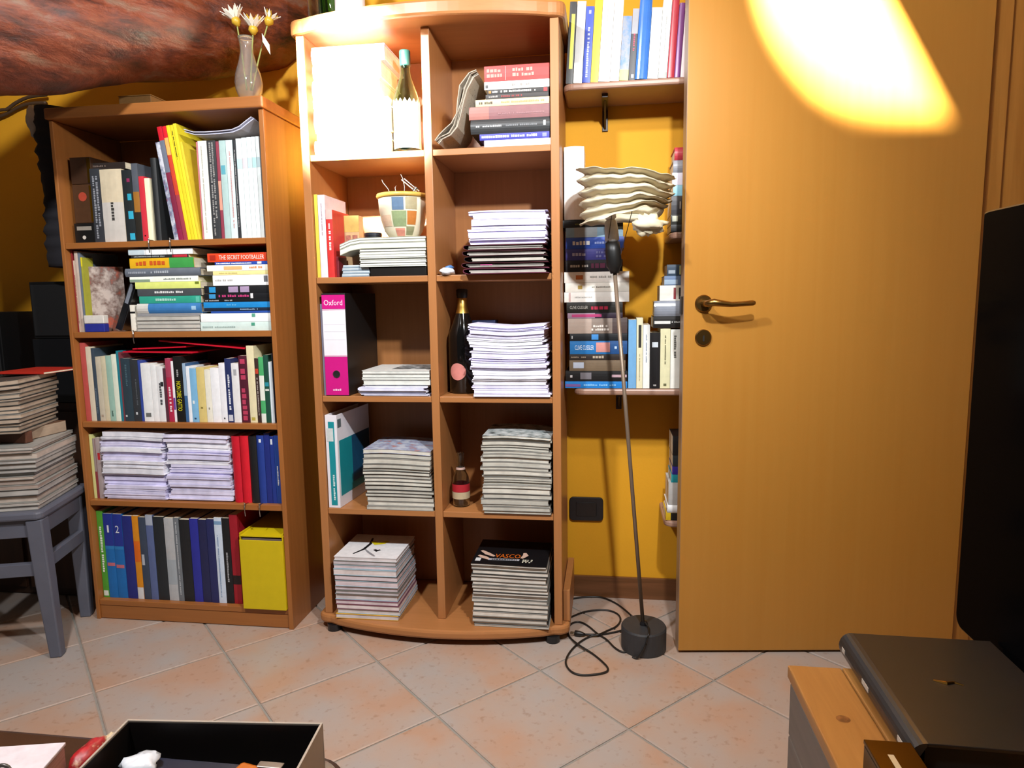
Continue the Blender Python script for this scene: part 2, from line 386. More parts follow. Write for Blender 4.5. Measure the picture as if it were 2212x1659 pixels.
# ---- log beam under the roof
def beam():
    A, B = Vector((-1.80, 1.289, 1.605)), Vector((-.85, 2.6475, 2.11)); n, seg = 60, 40; mb = MB(); ax = (B-A).normalized()
    s1 = ax.cross(Vector((0, 0, 1))).normalized(); s2 = s1.cross(ax)
    from mathutils import noise as mn
    vs = []
    for i in range(n+1):
        p = A.lerp(B, i/n)
        for k in range(seg):
            w = 2*math.pi*k/seg; dr = s1*math.cos(w)+s2*math.sin(w)
            qv = Vector((i*.16, math.cos(w)*1.6, math.sin(w)*1.6))
            rr = .155*(1+.10*mn.noise(qv*.8)+.055*mn.noise(qv*2.1)+.02*mn.noise(Vector((i*.3, math.cos(w)*7, math.sin(w)*7))))
            vs.append(p+dr*rr)
    fs = [(i*seg+k, i*seg+(k+1) % seg, (i+1)*seg+(k+1) % seg, (i+1)*seg+k) for i in range(n) for k in range(seg)]
    fs += [tuple(range(seg))[::-1], tuple(n*seg+k for k in range(seg))]
    mb.add(vs, fs)
    mt, nt, b = _new('varnished_log'); f = noise(nt, (7, 7, 22), 6, .68, 'Object', .35); g = noise(nt, (16, 16, 40), 5, .62, 'Object', .3)
    nt.links.new(ramp(nt, f, [(.32, hexc('#180906')), (.45, hexc('#4a1d0e')), (.56, hexc('#6a3018')), (.70, hexc('#6b5344'))]), b.inputs['Base Color'])
    b.inputs['Roughness'].default_value = .48; b.inputs['Coat Weight'].default_value = .12; b.inputs['Coat Roughness'].default_value = .3
    bp = N(nt, 'ShaderNodeBump'); bp.inputs['Strength'].default_value = .5; bp.inputs['Distance'].default_value = .012
    nt.links.new(g, bp.inputs['Height']); nt.links.new(bp.outputs[0], b.inputs['Normal'])
    o = obj('roof_beam', mb, mt, smooth=True)
    tag(o, 'knotty red-brown varnished log beam running above the single-column bookcase', 'beam', kind='structure')
beam()

# ---- unseen spot lamp above the door; two flaps added to cut its beam
sl = empty('ceiling_spot', tuple(DSP)); tag(sl, 'unseen ceiling spot lamp aimed at the door, two added flaps cutting its beam', 'lamp')
obj('rod', MB().tube([(0, -.02, .035), (0, -.02, 2.7495-DSP.z)], .006, 8), BLK0, sl)
obj('housing', MB().lathe([(.0004, .045), (.03, .045), (.035, .03), (.035, -.005), (.033, -.005), (.033, .03), (.0004, .04)], 20), BLK0, sl, rot=(R(70), 0, R(-28)))
def beam_flap(p, q, out, s_=.20):
    p, q, out = Vector(p)-DSP, Vector(q)-DSP, Vector(out); mb = MB(); th = (p.normalized())*.0012
    f = [p*s_, q*s_, q*s_+out*.16, p*s_+out*.16]
    mb.add([v+th for v in f]+[v-th for v in f], [(0, 1, 2, 3), (7, 6, 5, 4)]+[(i, (i+1) % 4, (i+1) % 4+4, i+4) for i in range(4)]); obj('beam_flap', mb, BLK0, sl)
beam_flap((.30, 1.935, 2.42), (.954, 2.0115, 1.348), (.85, .05, .45)); beam_flap((.28, 1.93, 1.482), (1.30, 2.05, 1.506), (0, 0, -.35))

# ---- socket plate
so = empty('wall_socket', (-.0735, WALL_Y, .273))
tag(so, 'black rounded socket plate on the yellow wall', 'socket')
def rrect(w, h, r, n=5):
    pts = []
    for cx, cy, a in ((w/2-r, h/2-r, 0), (-w/2+r, h/2-r, 90), (-w/2+r, -h/2+r, 180), (w/2-r, -h/2+r, 270)):
        for k in range(n+1): t = R(a+90*k/n); pts.append((cx+r*math.cos(t), cy+r*math.sin(t)))
    return pts
BLK = paint('#17171a', .3, .05, 20)
obj('cover_plate', MB().prism([(x, z+.041) for x, z in rrect(.116, .083, .014)], -.009, 0, axis='y'), BLK, so, bevel=.002)
obj('insert', MB().prism([(x, z+.041) for x, z in rrect(.070, .050, .004)], -.0115, -.009, axis='y'), paint('#0d0d10', .25), so, bevel=.001)

# ================================================================== SINGLE-COLUMN BOOKCASE
LY, LB = 1.933, 2.232
b1 = empty('bookcase', (-1.335, LY, 0)); tag(b1, 'narrow single-column cherry wood bookcase with five shelves under the log beam', 'bookcase')
def part(name, d, mat, par, org, bevel=.0015):
    return dbox(name, (d[0]-org[0], d[1]-org[0], d[2]-org[1], d[3]-org[1], d[4]-org[2], d[5]-org[2]), mat, par, bevel)
og = (-1.335, LY, 0)
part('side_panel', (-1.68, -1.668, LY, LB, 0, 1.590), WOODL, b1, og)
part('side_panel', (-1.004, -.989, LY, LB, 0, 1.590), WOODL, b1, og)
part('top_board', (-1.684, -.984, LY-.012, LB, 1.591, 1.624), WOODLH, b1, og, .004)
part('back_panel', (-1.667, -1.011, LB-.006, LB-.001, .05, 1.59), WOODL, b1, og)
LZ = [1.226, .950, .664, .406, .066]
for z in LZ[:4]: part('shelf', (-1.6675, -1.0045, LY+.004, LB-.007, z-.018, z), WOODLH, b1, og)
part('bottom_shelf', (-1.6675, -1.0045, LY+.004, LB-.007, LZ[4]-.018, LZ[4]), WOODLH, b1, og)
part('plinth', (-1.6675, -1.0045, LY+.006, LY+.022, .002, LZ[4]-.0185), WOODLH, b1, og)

# ================================================================== TWO-COLUMN BOOKCASE
CY, CB = 1.958, 2.25
b2 = empty('bookcase', (-.512, CY, 0)); tag(b2, 'tall two-column cherry wood bookcase with rounded top and base boards', 'bookcase')
og = (-.512, CY, 0)
part('side_panel', (-.890, -.866, CY, CB, .0505, 1.790), WOOD, b2, og)
part('side_panel', (-.160, -.136, CY, CB, .0505, 1.790), WOOD, b2, og)
part('divider', (-.522, -.498, CY, CB-.008, .0505, 1.790), WOOD, b2, og)
part('back_panel', (-.865, -.161, CB-.007, CB-.001, .05, 1.79), WOOD, b2, og)
def bow_board(name, z0, z1, ext, dep, yb):
    x0, x1 = -.890-ext, -.136+ext; pts = []
    r = .045; n = 24; yc = CY-.012
    pts.append((x1, yb)); pts.append((x1, yc+r*.6))
    for k in range(1, 6): a = R(90*k/6); pts.append((x1-r+r*math.cos(a), yc+r*.6-r*.6*math.sin(a)-.004*k/6))
    for k in range(n+1):
        q = k/n; pts.append((x1-r-(x1-x0-2*r)*q, yc-.004-dep*math.sin(math.pi*q)**.8))
    for k in range(5, 0, -1): a = R(90*k/6); pts.append((x0+r-r*math.cos(a), yc+r*.6-r*.6*math.sin(a)-.004*k/6))
    pts.append((x0, yc+r*.6)); pts.append((x0, yb))
    return obj(name, MB().prism([(x-og[0], y-og[1]) for x, y in pts[::-1]], z0, z1), WOODH, b2, bevel=.008)
bow_board('top_board', 1.7905, 1.832, .018, .06, CB)
bow_board('base_board', .022, .050, .022, .062, CB)
CZ = [1.460, 1.106, .748, .394, .0505]
for z in CZ[:4]:
    part('shelf', (-.8655, -.5225, CY+.004, CB-.008, z-.018, z), WOODH, b2, og)
    part('shelf', (-.4975, -.1605, CY+.004, CB-.008, z-.018, z), WOODH, b2, og)
for x in (-.86, -.165):
    for y in (1.955, 2.20):
        obj('foot', MB().lathe([(0, 0), (.022, 0), (.022, .0215), (0, .0215)], 16, (x-og[0], y-og[1], 0)), BLK, b2)
part('side_skirting', (-.1345, -.114, 1.985, CB, .0505, .150), WOOD, b2, og)

# ---- wall shelves in the niche
BRK = paint('#2c1812', .45, .05, 20)
def wall_shelf(x0, x1, z, yf, label, brackets, left_round=False):
    o = empty('wall_shelf', ((x0+x1)/2, WALL_Y, z-.02)); tag(o, label, 'shelf', 'wall shelves beside the door')
    cx = (x0+x1)/2; r = .03; pts = [(x1-cx, yf-WALL_Y), (x1-cx, -.0005), (x0-cx, -.0005)]
    for k in range(7): a = R(90*k/6); pts.append((x0-cx+r-r*math.cos(a), yf-WALL_Y+r-r*math.sin(a)))
    obj('board', MB().prism(pts, .0, .0195), SHELFW, o, bevel=.006)
    for bx in brackets:
        mb = MB().box(bx-cx-.009, bx-cx+.009, -.006, -.0006, -.075, -.0005)
        mb.box(bx-cx-.009, bx-cx+.009, yf-WALL_Y+.05, -.006, -.012, -.0005)
        mb.prism([(-.0062, -.07), (-.0062, -.0125), (yf-WALL_Y+.08, -.0125)], bx-cx-.003, bx-cx+.003, axis='x')
        obj('bracket', mb, BRK, o, bevel=.001)
    return o
WF = 2.08
wall_shelf(-.132, .95, 1.654, WF, 'highest mauve-brown wall shelf with upright books beside the door', (-.012, .6))
wall_shelf(-.104, .95, .757, WF, 'long mauve-brown wall shelf carrying the mixed stack behind the floor lamp', (.035, .7))
wall_shelf(.178, .95, 1.222, WF, 'short mauve-brown wall shelf mostly hidden behind the door edge', (.5,))
wall_shelf(.172, .95, .345, WF, 'lowest mauve-brown wall shelf peeping out behind the door', (.5,))

# ================================================================== BOOKS: SINGLE-COLUMN BOOKCASE
SB = 'single-column bookcase'
W1 = 'on '+SB+' top shelf'; G1 = 'items on the top shelf of the single-column bookcase'
Y1 = 1.962
# pile of boxes at the shadowed end
def simple_box(name, d, mat, label, cat, group=None, bevel=.002):
    o = dbox(name, (0, d[1]-d[0], 0, d[3]-d[2], 0, d[5]-d[4]), mat, None, bevel, loc=(d[0], d[2], d[4]))
    return tag(o, label, cat, group)
z = LZ[0]
bx = simple_box('case', (-1.655, -1.585, 1.965, 2.10, z+.0004, z+.062), paint('#141414', .35), 'black case with a pale dot, lowest of the shadowed boxes on top shelf', 'case')
obj('pale_dot', MB().lathe([(0, 0), (.006, 0), (.006, .0006), (0, .0006)], 14), paint('#c9c4ba', .5), bx, (.033, -.0001, .018), (R(90), 0, 0))
dbox('paper_slip', (.010, .060, -.0008, -.0001, .040, .052), paint('#8f877c', .6), bx, 0)
bx = simple_box('gift_tin', (-1.652, -1.583, 1.968, 2.10, z+.0626, z+.180), paint('#4a2f1c', .4), 'brown tin with red emblem and gold edge strip in the shadowed corner', 'tin')
obj('emblem', MB().lathe([(0, 0), (.014, 0), (.014, .0006), (0, .0006)], 18), paint('#a8402c', .5), bx, (.034, -.0001, .08), (R(90), 0, 0))
dbox('gold_edge', (.058, .0688, -.0008, -.0001, .004, .113), metal('#a97b1e', .4), bx, 0)
bx = simple_box('gift_tin', (-1.654, -1.584, 1.97, 2.10, z+.1806, z+.262), paint('#3a2416', .4), 'dark brown tin with gold edge, topmost of the shadowed boxes', 'tin')
dbox('gold_edge', (.058, .0698, -.0008, -.0001, .004, .078), metal('#8a651e', .4), bx, 0)
LIL = '#b9b6cc'
row_up(Y1, z, 518, [
 (184, 208, 365, '#33353a', 'charcoal spined book with mottled grey lettering', dict(prints=[(.1, .95, .2, .85, '#8d8f96', 2)])),
 (208.5, 262, 366, '#d2c3a6', 'thick cream paperback with creased spine', dict(prints=[(.45, .7, .4, .6, '#3a3836', 1)], bands=[(.45, 1, '#c9c3bb')], d=.16)),
 (262.5, 287, 367, '#23282a', 'black book with turquoise blotches on its spine', dict(blocks=[(.33, .42, .45, .85, '#2f9fb8'), (.57, .68, .4, .9, '#35a9c8'), (.88, .97, .4, .9, '#35a9c8'), (.12, .17, .5, .8, '#8a2a55')])),
 (287.5, 303, 353, '#555a63', 'grey paperback with ochre picture low on its spine', dict(bands=[(.36, .62, '#a06c2c'), (.62, 1, '#2a2620')])),
 (303.5, 317, 381, '#cf3340', 'bright red paperback', dict(prints=[(.9, .94, .3, .7, '#2a0d10', 1)])),
 (317.5, 330, 385, '#e3dcbc', 'slim cream paperback next to the bright red one', {}),
 (336, 350, 341, '#1f2224', 'tall black album', dict(hard=True, rough=.6)),
 ], W1, G1, lo=-1.5825)
row_up(Y1, z, 517, [
 (377, 386, 306, '#c9ccd6', 'pale photo-covered magazine leaning on the tall black album', dict(mat=mottle('#c9ccd6', '#6a7390', '#b8303c', 28))),
 (386.5, 397, 272, '#8a2244', 'leaning magazine with red head and photo cover', dict(bands=[(0, .12, '#c9182a'), (.12, .4, '#6d7484'), (.4, .9, '#7d2640')])),
 (397.5, 406, 271, '#c8452c', 'leaning orange-red magazine', dict(bands=[(0, .1, '#d8202a'), (.1, .25, '#e8b060'), (.6, 1, '#9c3a48')])),
 (406.5, 414, 269, '#ecd62a', 'leaning yellow magazine touching the orange-red one', {}),
 (414.5, 421, 268, '#e6d02a', 'leaning yellow magazine with a dark line', dict(prints=[(.05, .3, .3, .7, '#2d2a16', 1)])),
 (421.5, 428, 265, '#efdb32', 'tallest leaning yellow magazine', {}),
 (428.5, 434, 305, '#e3cd3a', 'shorter leaning yellow magazine beside the pink edge', {}),
 ], W1, G1, lean=R(-7.5), cat='magazine', dmax=.21)
row_up(Y1, z, 515, [
 (438, 441, 306, '#c77a80', 'thin pink spined magazine', {}),
 (441.5, 460, 304, '#dcdcd0', 'cream-white catalogue with fine vertical lines', dict(prints=[(.05, .95, .3, .5, '#b9b8ac', 1)])),
 (460.5, 479, 303, '#35373a', 'black magazine with speckled grey spine', dict(prints=[(.02, .98, .2, .8, '#8f8e8c', 2)])),
 (479.5, 486, 305, '#8e3c4c', 'thin dark red magazine', dict(bands=[(.4, .7, '#d59a86')])),
 (486.5, 500, 303, '#a9c4c2', 'pale teal magazine with darker teal spot', dict(blocks=[(.25, .34, .1, .8, '#5aa0b0')])),
 (500.5, 515, 302, '#bcd0cf', 'misty blue-green magazine', dict(prints=[(.1, .9, .4, .7, '#c99a9a', 1)])),
 (515.5, 522, 302, '#2c2f33', 'thin black magazine before the white set', dict(prints=[(.1, .9, .3, .7, '#a8a8a8', 1)])),
 (522.5, 534, 299, '#d2dcdc', 'first white journal counted from the thin black magazine', dict(bands=[(.2, .3, '#b8d2d8')])),
 (534.5, 545, 297, '#cfdada', 'second white journal counted from the thin black magazine', dict(bands=[(.2, .3, '#d8c6cc')])),
 (545.5, 555, 296, '#d2dcdc', 'third white journal counted from the thin black magazine', dict(bands=[(.2, .3, '#b8ccd8')])),
 (555.5, 564, 295, '#cfdada', 'fourth white journal counted from the thin black magazine', dict(bands=[(.2, .3, '#a8cccc')])),
 (564.5, 572, 294, '#d2dcdc', 'white journal against the end panel', dict(bands=[(.2, .3, '#b8d2d8')])),
 ], W1, G1, cat='magazine', dmax=.21, hi=-1.0055)
# dark book lying over the cream one
zt = px_z(220, 365, Y1)
o = make_book((px_x(186, 355, Y1)-.002, Y1+.02, zt+.0025), .020, .118, .14, '#2a211e', flat=True, prints=[(.05, .5, .3, .7, '#6a5a52', 1)])
tag(o, 'dark brown book lying across the tops of the cream and charcoal books', 'book', G1)
# sagging plastic folder
def ribbon(name, path, y0, y1, th, mat, layers=1, sp=.002, par=None, smooth=True, fan=0):
    mb = MB()
    for L in range(layers):
        n = len(path); vs = []
        for i, (x, zz) in enumerate(path):
            a = path[max(i-1, 0)]; b = path[min(i+1, n-1)]; tx, tz = b[0]-a[0], b[1]-a[1]; l = math.hypot(tx, tz) or 1
            nx, nz = -tz/l, tx/l; off = L*(th+sp)*(1+fan*math.sin(i*1.7+L)*.5)
            for (yy, t_) in ((y0, 0), (y1, 0), (y1, th), (y0, th)): vs.append((x+nx*(off+t_), yy+.003*L*(1 if L % 2 else -1), zz+nz*(off+t_)))
        fs = [(4*k+j, 4*k+(j+1) % 4, 4*k+4+(j+1) % 4, 4*k+4+j) for k in range(n-1) for j in range(4)]+[(0, 3, 2, 1), tuple(4*(n-1)+j for j in range(4))]
        mb.add(vs, fs)
    return obj(name, mb, mat, par)
pth = [(px_x(u, v, Y1), px_z(u, v, Y1)+.004) for u, v in ((404, 290), (425, 296), (450, 296), (480, 294), (508, 291), (525, 284), (540, 272), (552, 263))]
pth = [(x, max(zz, px_z(500, 296, Y1)+.006)) for x, zz in pth]
tag(ribbon('plastic_folder', pth, Y1-.012, Y1+.2, .0022, paint('#c3c4d6', .3), 3, .0006), 'pale lilac plastic folder lying over the magazines with upturned end', 'folder')

# ---------------------------------------------------------------- second shelf
z = LZ[1]; G2 = 'items on the second shelf of the single-column bookcase'; W2 = 'on '+SB+' second shelf'
row_up(1.955, z, 719, [
 (156, 160, 541, '#8a2a2c', 'thin dark red pamphlet against the end panel', {}),
 (160.5, 166, 563, '#cbb6a4', 'short cream pamphlet with red dashes', dict(prints=[(.2, .9, .2, .8, '#a85a48', 1)])),
 (166.5, 178, 543, '#c9b8aa', 'worn beige paperback', dict(prints=[(.05, .95, .3, .5, '#b8a698', 1)])),
 (178.5, 186, 545, '#6b7684', 'blue-grey slim book', {}),
 (186.5, 192, 556, '#a8a63a', 'thin olive-yellow booklet', dict(bands=[(0, .12, '#e6d428')], d=.045)),
 ], W2, G2, dmax=.17, lo=-1.6665)
# leaning picture book, cover seen at an angle
o = make_book((px_x(200, 719, 1.985), 1.985, z+.0004), .012, .205, .10, '#cdbcb0', yaw=R(-52), mat=mottle('#b8a89e', '#6a5046', '#a8482c', 22))
tag(o, 'pale picture book with brown and red cover art turned to face the room', 'book', G2)
bx = simple_box('carton', (px_x(197, 716, 1.965), px_x(239, 716, 1.965), 1.939, 1.961, z+.0004, z+.026), paint('#28308c', .45), 'small navy carton under the picture book', 'carton')
dbox('white_lid', (0, px_x(239, 716, 1.965)-px_x(197, 716, 1.965), .0, .022, .0262, .052), paint('#d8d4cc', .5), bx, .002)
cs = empty('disc_case', (px_x(250, 719, 1.975), 1.975, z+.0102), rot=(0, R(24), 0)); tag(cs, 'black plastic case with silver edge leaning beside the picture book', 'case', G2)
dbox('shell', (0, .020, 0, .13, 0, .165), paint('#15161a', .35), cs)
dbox('silver_edge', (.0203, .0225, .002, .128, .002, .160), metal('#9aa0ac', .3), cs, 0)
dbox('cover_print', (.004, .016, -.0006, -.0001, .09, .155), paint('#7b818c', .4), cs, 0)
row_up(1.955, z, 719, [(285, 296, 659, '#d9d5c8', 'small white book with a black band', dict(bands=[(.25, .32, '#1c1c1c')], d=.09))], W2, G2)
Wm = 'in stack beside the black plastic case'; Wr = 'in stack topped by the orange football book'
def stack_abs(Yf, z, specs, where, group, ztop, **k):
    tot = sum(s_[3]-s_[2] for s_ in specs)
    zz = z+.0004
    for sp in reversed(specs):
        u0, u1, v1, v2, col, desc = sp[:6]; op = dict(sp[6]) if len(sp) > 6 else {}
        yf = Yf+op.pop('dy', 0); vm = (v1+v2)/2
        xa, xb = px_x(u0, vm, yf), px_x(u1, vm, yf); t = (v2-v1)/tot*(ztop-z-.0004)-.0005
        d = op.pop('d', k.get('d0', .15)); nm = op.pop('name', 'book'); ct = op.pop('cat', k.get('cat', 'book')); w = op.pop('where', where); _seed[0] += 1
        o = make_book((xa, yf, zz), t, xb-xa, d, col, flat=True, seed=_seed[0], name=nm, **op)
        tag(o, (desc+' '+w).strip(), ct, group); zz += t+.0005
    return zz
GREYM = [paint('#8c8a86', .5), paint('#6c6a68', .5), paint('#a9a7a2', .5)]
DARKC = [paint('#3b3a3a', .4), paint('#55504c', .4), paint('#6f6c68', .4), paint('#8f8c88', .4)]
zt = px_z(300, 681, 1.95)
ms = sheet_pile(px_x(297, 715, 1.95), px_x(433, 715, 1.95), 1.950, 2.12, z, zt-.004, 4, 'magazine',
   'grey-edged magazine, %s of four under the blue hardback', 'magazine', G2, pages('#b9b5ac'), GREYM, .002, seed=3)
stack_abs(1.950, zt-.0035, [
 (277, 416, 534, 547, '#dfe3e6', 'white paperback, topmost', dict(blocks=[(.0, .25, .05, .95, '#c6d6dc')])),
 (283, 407, 547, 554, '#26272a', 'thin black paperback with red patch', dict(blocks=[(.72, .98, .1, .9, '#c02a3a')], prints=[(.05, .6, .2, .8, '#9aa0a0', 1)])),
 (280, 419, 554, 576, '#e3b01e', 'yellow and green spined book', dict(bands=[(.62, 1, '#3f9a4a')], prints=[(.1, .57, .2, .8, '#c8561e', 1)])),
 (271, 433, 576, 594, '#666d78', 'wide slate grey book', dict(hard=True, prints=[(.05, .3, .3, .7, '#9aa0aa', 1), (.35, .62, .3, .75, '#aab0b8', 1)])),
 (280, 428, 594, 606, '#dfe3d8', 'thin white book with green corner', dict(blocks=[(0, .3, .05, .5, '#8aa08a')], prints=[(.5, .9, .3, .7, '#8a938c', 1)])),
 (292, 433, 606, 621, '#dbe57e', 'lime yellow book', dict(blocks=[(.92, .98, .6, .95, '#6a7a1e')])),
 (297, 435, 621, 637, '#484c50', 'dark grey book with white title', dict(prints=[(.25, .75, .3, .75, '#e0e0e0', 1)])),
 (301, 434, 637, 653, '#2f9e86', 'teal green book', dict(prints=[(.27, .62, .25, .75, '#a8d8cc', 1)], blocks=[(.92, .98, .1, .9, '#5ab8a4')])),
 (297, 435, 653, 675, '#3a78b4', 'blue hardback with white end', dict(bands=[(0, .18, '#cfcdc6')], hard=True, blocks=[(.86, .93, .3, .7, '#9ac0dc')])),
 (297, 435, 675, 681, '#8f8f92', 'thin grey book', {}),
 ], Wm, G2, px_z(300, 538, 1.95))
stack_abs(1.950, z, [
 (448, 576, 546, 565, '#d9431f', 'orange-red book with white capital title,', dict(text=('THE SECRET FOOTBALLER', '#f2e6dc', .2, .96, .25, .75), blocks=[(.04, .14, .2, .8, '#a82a18')], where='topmost of its stack')),
 (464, 579, 565, 572, '#2549a8', 'thin blue book with white lettering', dict(prints=[(.03, .7, .2, .8, '#e0e4ee', 1)], blocks=[(.8, .88, .2, .9, '#e8eaf0')])),
 (447, 579, 572, 585, '#ece6d4', 'white book with orange smear', dict(blocks=[(.28, .58, .2, .8, '#eeb47a')], prints=[(.7, .92, .3, .8, '#d88a5a', 1)])),
 (460, 580, 585, 594, '#ecdf9a', 'pale yellow book', dict(prints=[(.1, .45, .3, .7, '#c9b870', 1)])),
 (460, 580, 594, 617, '#e9e8e4', 'thick white paperback', dict(prints=[(.05, .4, .4, .65, '#b5b4b0', 1)], blocks=[(.92, .99, .3, .9, '#6a6c70')])),
 (441, 581, 617, 634, '#17181b', 'black book with blue square and lilac patches', dict(blocks=[(.08, .18, .1, .85, '#2a90cc'), (.38, .53, .12, .88, '#a893b4'), (.56, .70, .12, .88, '#a893b4')])),
 (441, 581, 634, 646, '#15161a', 'black book with pink title', dict(blocks=[(.08, .18, .05, .9, '#3a90c8'), (.72, .76, .05, .95, '#e0e0e2')], prints=[(.23, .7, .2, .85, '#c23a78', 1)])),
 (441, 581, 646, 653, '#101114', 'thin black book with faint white print', dict(prints=[(.02, .24, .2, .8, '#b0b0b0', 1), (.32, .44, .2, .8, '#b0b0b0', 1)])),
 (440, 584, 653, 666, '#1d86cc', 'bright blue paperback', dict(prints=[(.35, .5, .3, .7, '#5ab0e0', 1)])),
 (441, 584, 666, 673, '#1a2436', 'dark navy paperback with pale print', dict(prints=[(.55, .82, .2, .8, '#8fa6c0', 1)])),
 (456, 584, 673, 678, '#2a52a8', 'thin royal blue booklet', {}),
 (434, 586, 678, 697, '#dfe9e4', 'thick white book with small green leaf mark', dict(blocks=[(.73, .78, .55, .95, '#5aa08a')])),
 (434, 587, 697, 717, '#bfd0cc', 'pale mint book, lowest', dict(prints=[(.03, .5, .3, .6, '#a5b8b4', 1)], blocks=[(.72, .77, .55, .9, '#4a9a80')])),
 ], Wr, G2, px_z(510, 546, 1.95))

# ---------------------------------------------------------------- third shelf
z = LZ[2]; G3 = 'books on the third shelf of the single-column bookcase'; W3 = 'on '+SB+' third shelf'
def c4(x): return 140+x*.217
def t4(y): return 720+y*.217
rows = [
 (165, 218, 95, '#b8504c', 'pink-red paperback at the end', {}), (219, 272, 135, '#d6cbb4', 'tall cream paperback beside the pink-red one', {}),
 (273, 308, 150, '#3b4a58', 'dark slate paperback', dict(prints=[(.55, .9, .3, .7, '#6c8090', 1)])),
 (309, 363, 235, '#c6bda8', 'greyish cream paperback', dict(prints=[(.9, .96, .2, .8, '#a89888', 1)])), (364, 412, 230, '#cfc6a8', 'cream paperback beside the mint one', {}),
 (413, 470, 225, '#98bdae', 'mint green paperback', dict(prints=[(.84, .95, .3, .7, '#4a6a60', 1)])), (471, 522, 210, '#cdd3c2', 'pale green-white paperback', {}),
 (523, 547, 176, '#1f7c8c', 'slim teal paperback', {}), (548, 562, 190, '#7a3a44', 'thin maroon paperback', {}),
 (563, 655, 250, '#2c3d48', 'thick dark teal book', dict(prints=[(.1, .45, .4, .7, '#46606c', 1)], blocks=[(.9, .93, .1, .3, '#c9d0d0')])),
 (656, 733, 262, '#2f3338', 'charcoal book', dict(blocks=[(.85, .89, .3, .55, '#c8ccd0')], prints=[(.3, .75, .5, .75, '#565c62', 1)])),
 (734, 760, 270, '#33489a', 'thin blue paperback', {}),
 (761, 858, 300, '#d6d8d8', 'thick white book with small grey stamp', dict(blocks=[(.85, .92, .2, .75, '#6b6d6a')])),
 (859, 915, 310, '#d9dada', 'plain white book', {}), (916, 982, 330, '#d2d3d4', 'white book with black lettering', dict(prints=[(.3, .7, .25, .75, '#4a4c50', 1)], blocks=[(.28, .36, .55, .98, '#1e1e22')])),
 (983, 1012, 350, '#55303c', 'thin dark plum book', {}),
 (1013, 1068, 250, '#b02848', 'crimson book with white vertical lettering', dict(prints=[(.45, .85, .25, .8, '#f0d8dc', 1)], bands=[(0, .3, '#a8405a')])),
 (1069, 1093, 280, '#dcd8da', 'thin white book beside the crimson lettered one', dict(blocks=[(.6, .8, .1, .9, '#6a3a9a')])),
 (1094, 1183, 230, '#161616', 'black book with yellow capital title', dict(text=('NON DIRE GATTO', '#e8e01c', .38, .83, .22, .72), prints=[(.2, .33, .3, .6, '#9a9a9a', 1)])),
 (1184, 1216, 300, '#3a6494', 'blue and white slim book', dict(bands=[(0, .55, '#9ab4cc')])), (1217, 1252, 330, '#d8dde4', 'slim white book beside the light blue one', {}),
 (1253, 1320, 350, '#7db6dc', 'light blue book', dict(blocks=[(.92, .95, .3, .6, '#2a4a6a'), (.6, .66, .2, .5, '#e6eef0')])),
 (1321, 1402, 340, '#d8c47c', 'straw yellow book', dict(prints=[(.72, .78, .25, .75, '#8a7a3a', 1)])),
 (1403, 1462, 362, '#d6d3c4', 'ivory book beside the straw yellow one', dict(prints=[(.72, .76, .35, .65, '#8a877a', 1)])),
 (1463, 1552, 345, '#dcdde0', 'wide white book with tiny mark', dict(prints=[(.72, .75, .4, .6, '#8a8a8e', 1)])),
 (1553, 1614, 298, '#d8d8dc', 'white book beside the navy lettered one', dict(blocks=[(.92, .945, .35, .6, '#3a3a3e')])),
 (1615, 1678, 252, '#26305e', 'navy book with white vertical lettering', dict(prints=[(.25, .85, .3, .75, '#dfe2ec', 1)], blocks=[(.88, .98, .15, .85, '#c8cad6')])),
 (1679, 1755, 300, '#d0cfd0', 'light grey book beside the navy lettered one', dict(blocks=[(.1, .2, .3, .7, '#a8a8ac')])),
 (1756, 1843, 225, '#4c1a2a', 'dark book with large crimson lettering', dict(prints=[(.05, .99, .08, .92, '#b43a58', 1)])),
 (1844, 1918, 125, '#e0d6ae', 'tall pale yellow book', dict(blocks=[(.93, .97, .2, .7, '#b8a84a')])),
 (1919, 1958, 250, '#3a2a26', 'dark brown book with red spot', dict(blocks=[(.16, .24, .1, .9, '#c0432e')], prints=[(.3, .9, .3, .7, '#b8aca4', 1)])),
 (1959, 2008, 238, '#4aa868', 'green and white striped book', dict(bands=[(.28, .66, '#e2e6dc'), (.86, 1, '#dfe4da')])),
 (2009, 2058, 216, '#1e4a3c', 'dark green book', dict(blocks=[(.4, .46, .1, .9, '#2a8a9a'), (.5, .53, .1, .9, '#d0d4cc')])),
 (2059, 2094, 285, '#ccd6dc', 'slim white book against the end panel', {}),
 (2095, 2104, 200, '#2a2a3a', 'very thin dark booklet against the end panel', {}),
]
row_up(1.955, z, 912, [(c4(a), c4(b), t4(t_), col, desc, op) for a, b, t_, col, desc, op in rows], W3, G3, dmax=.15, lo=-1.6665, hi=-1.0055)
REDF = paint('#c8142c', .35, .06, 30)
def folder(x0, x1, z0, rise, y0, y1, label, th=.004):
    return tag(obj('folder', MB().box(0, x1-x0, 0, y1-y0, 0, th), REDF, None, (x0, y0, z0), (0, -math.atan2(rise, x1-x0), 0), bevel=.0008), label, 'folder', 'red folders laid over the third shelf books')
xs = [px_x(u, 765, 1.958) for u in (268, 418, 345, 530, 285, 400)]
zt = px_z(400, 769, 1.958)
folder(xs[0], xs[1], zt+.012, -.004, 1.952, 2.16, 'thin red folder lying flat across the white books')
folder(xs[4], xs[5], zt+.020, .006, 1.962, 2.17, 'red folder resting on the flat red folder')
folder(xs[2], xs[3], zt+.046, -.026, 1.957, 2.17, 'red folder sloping down towards the tall pale yellow book')

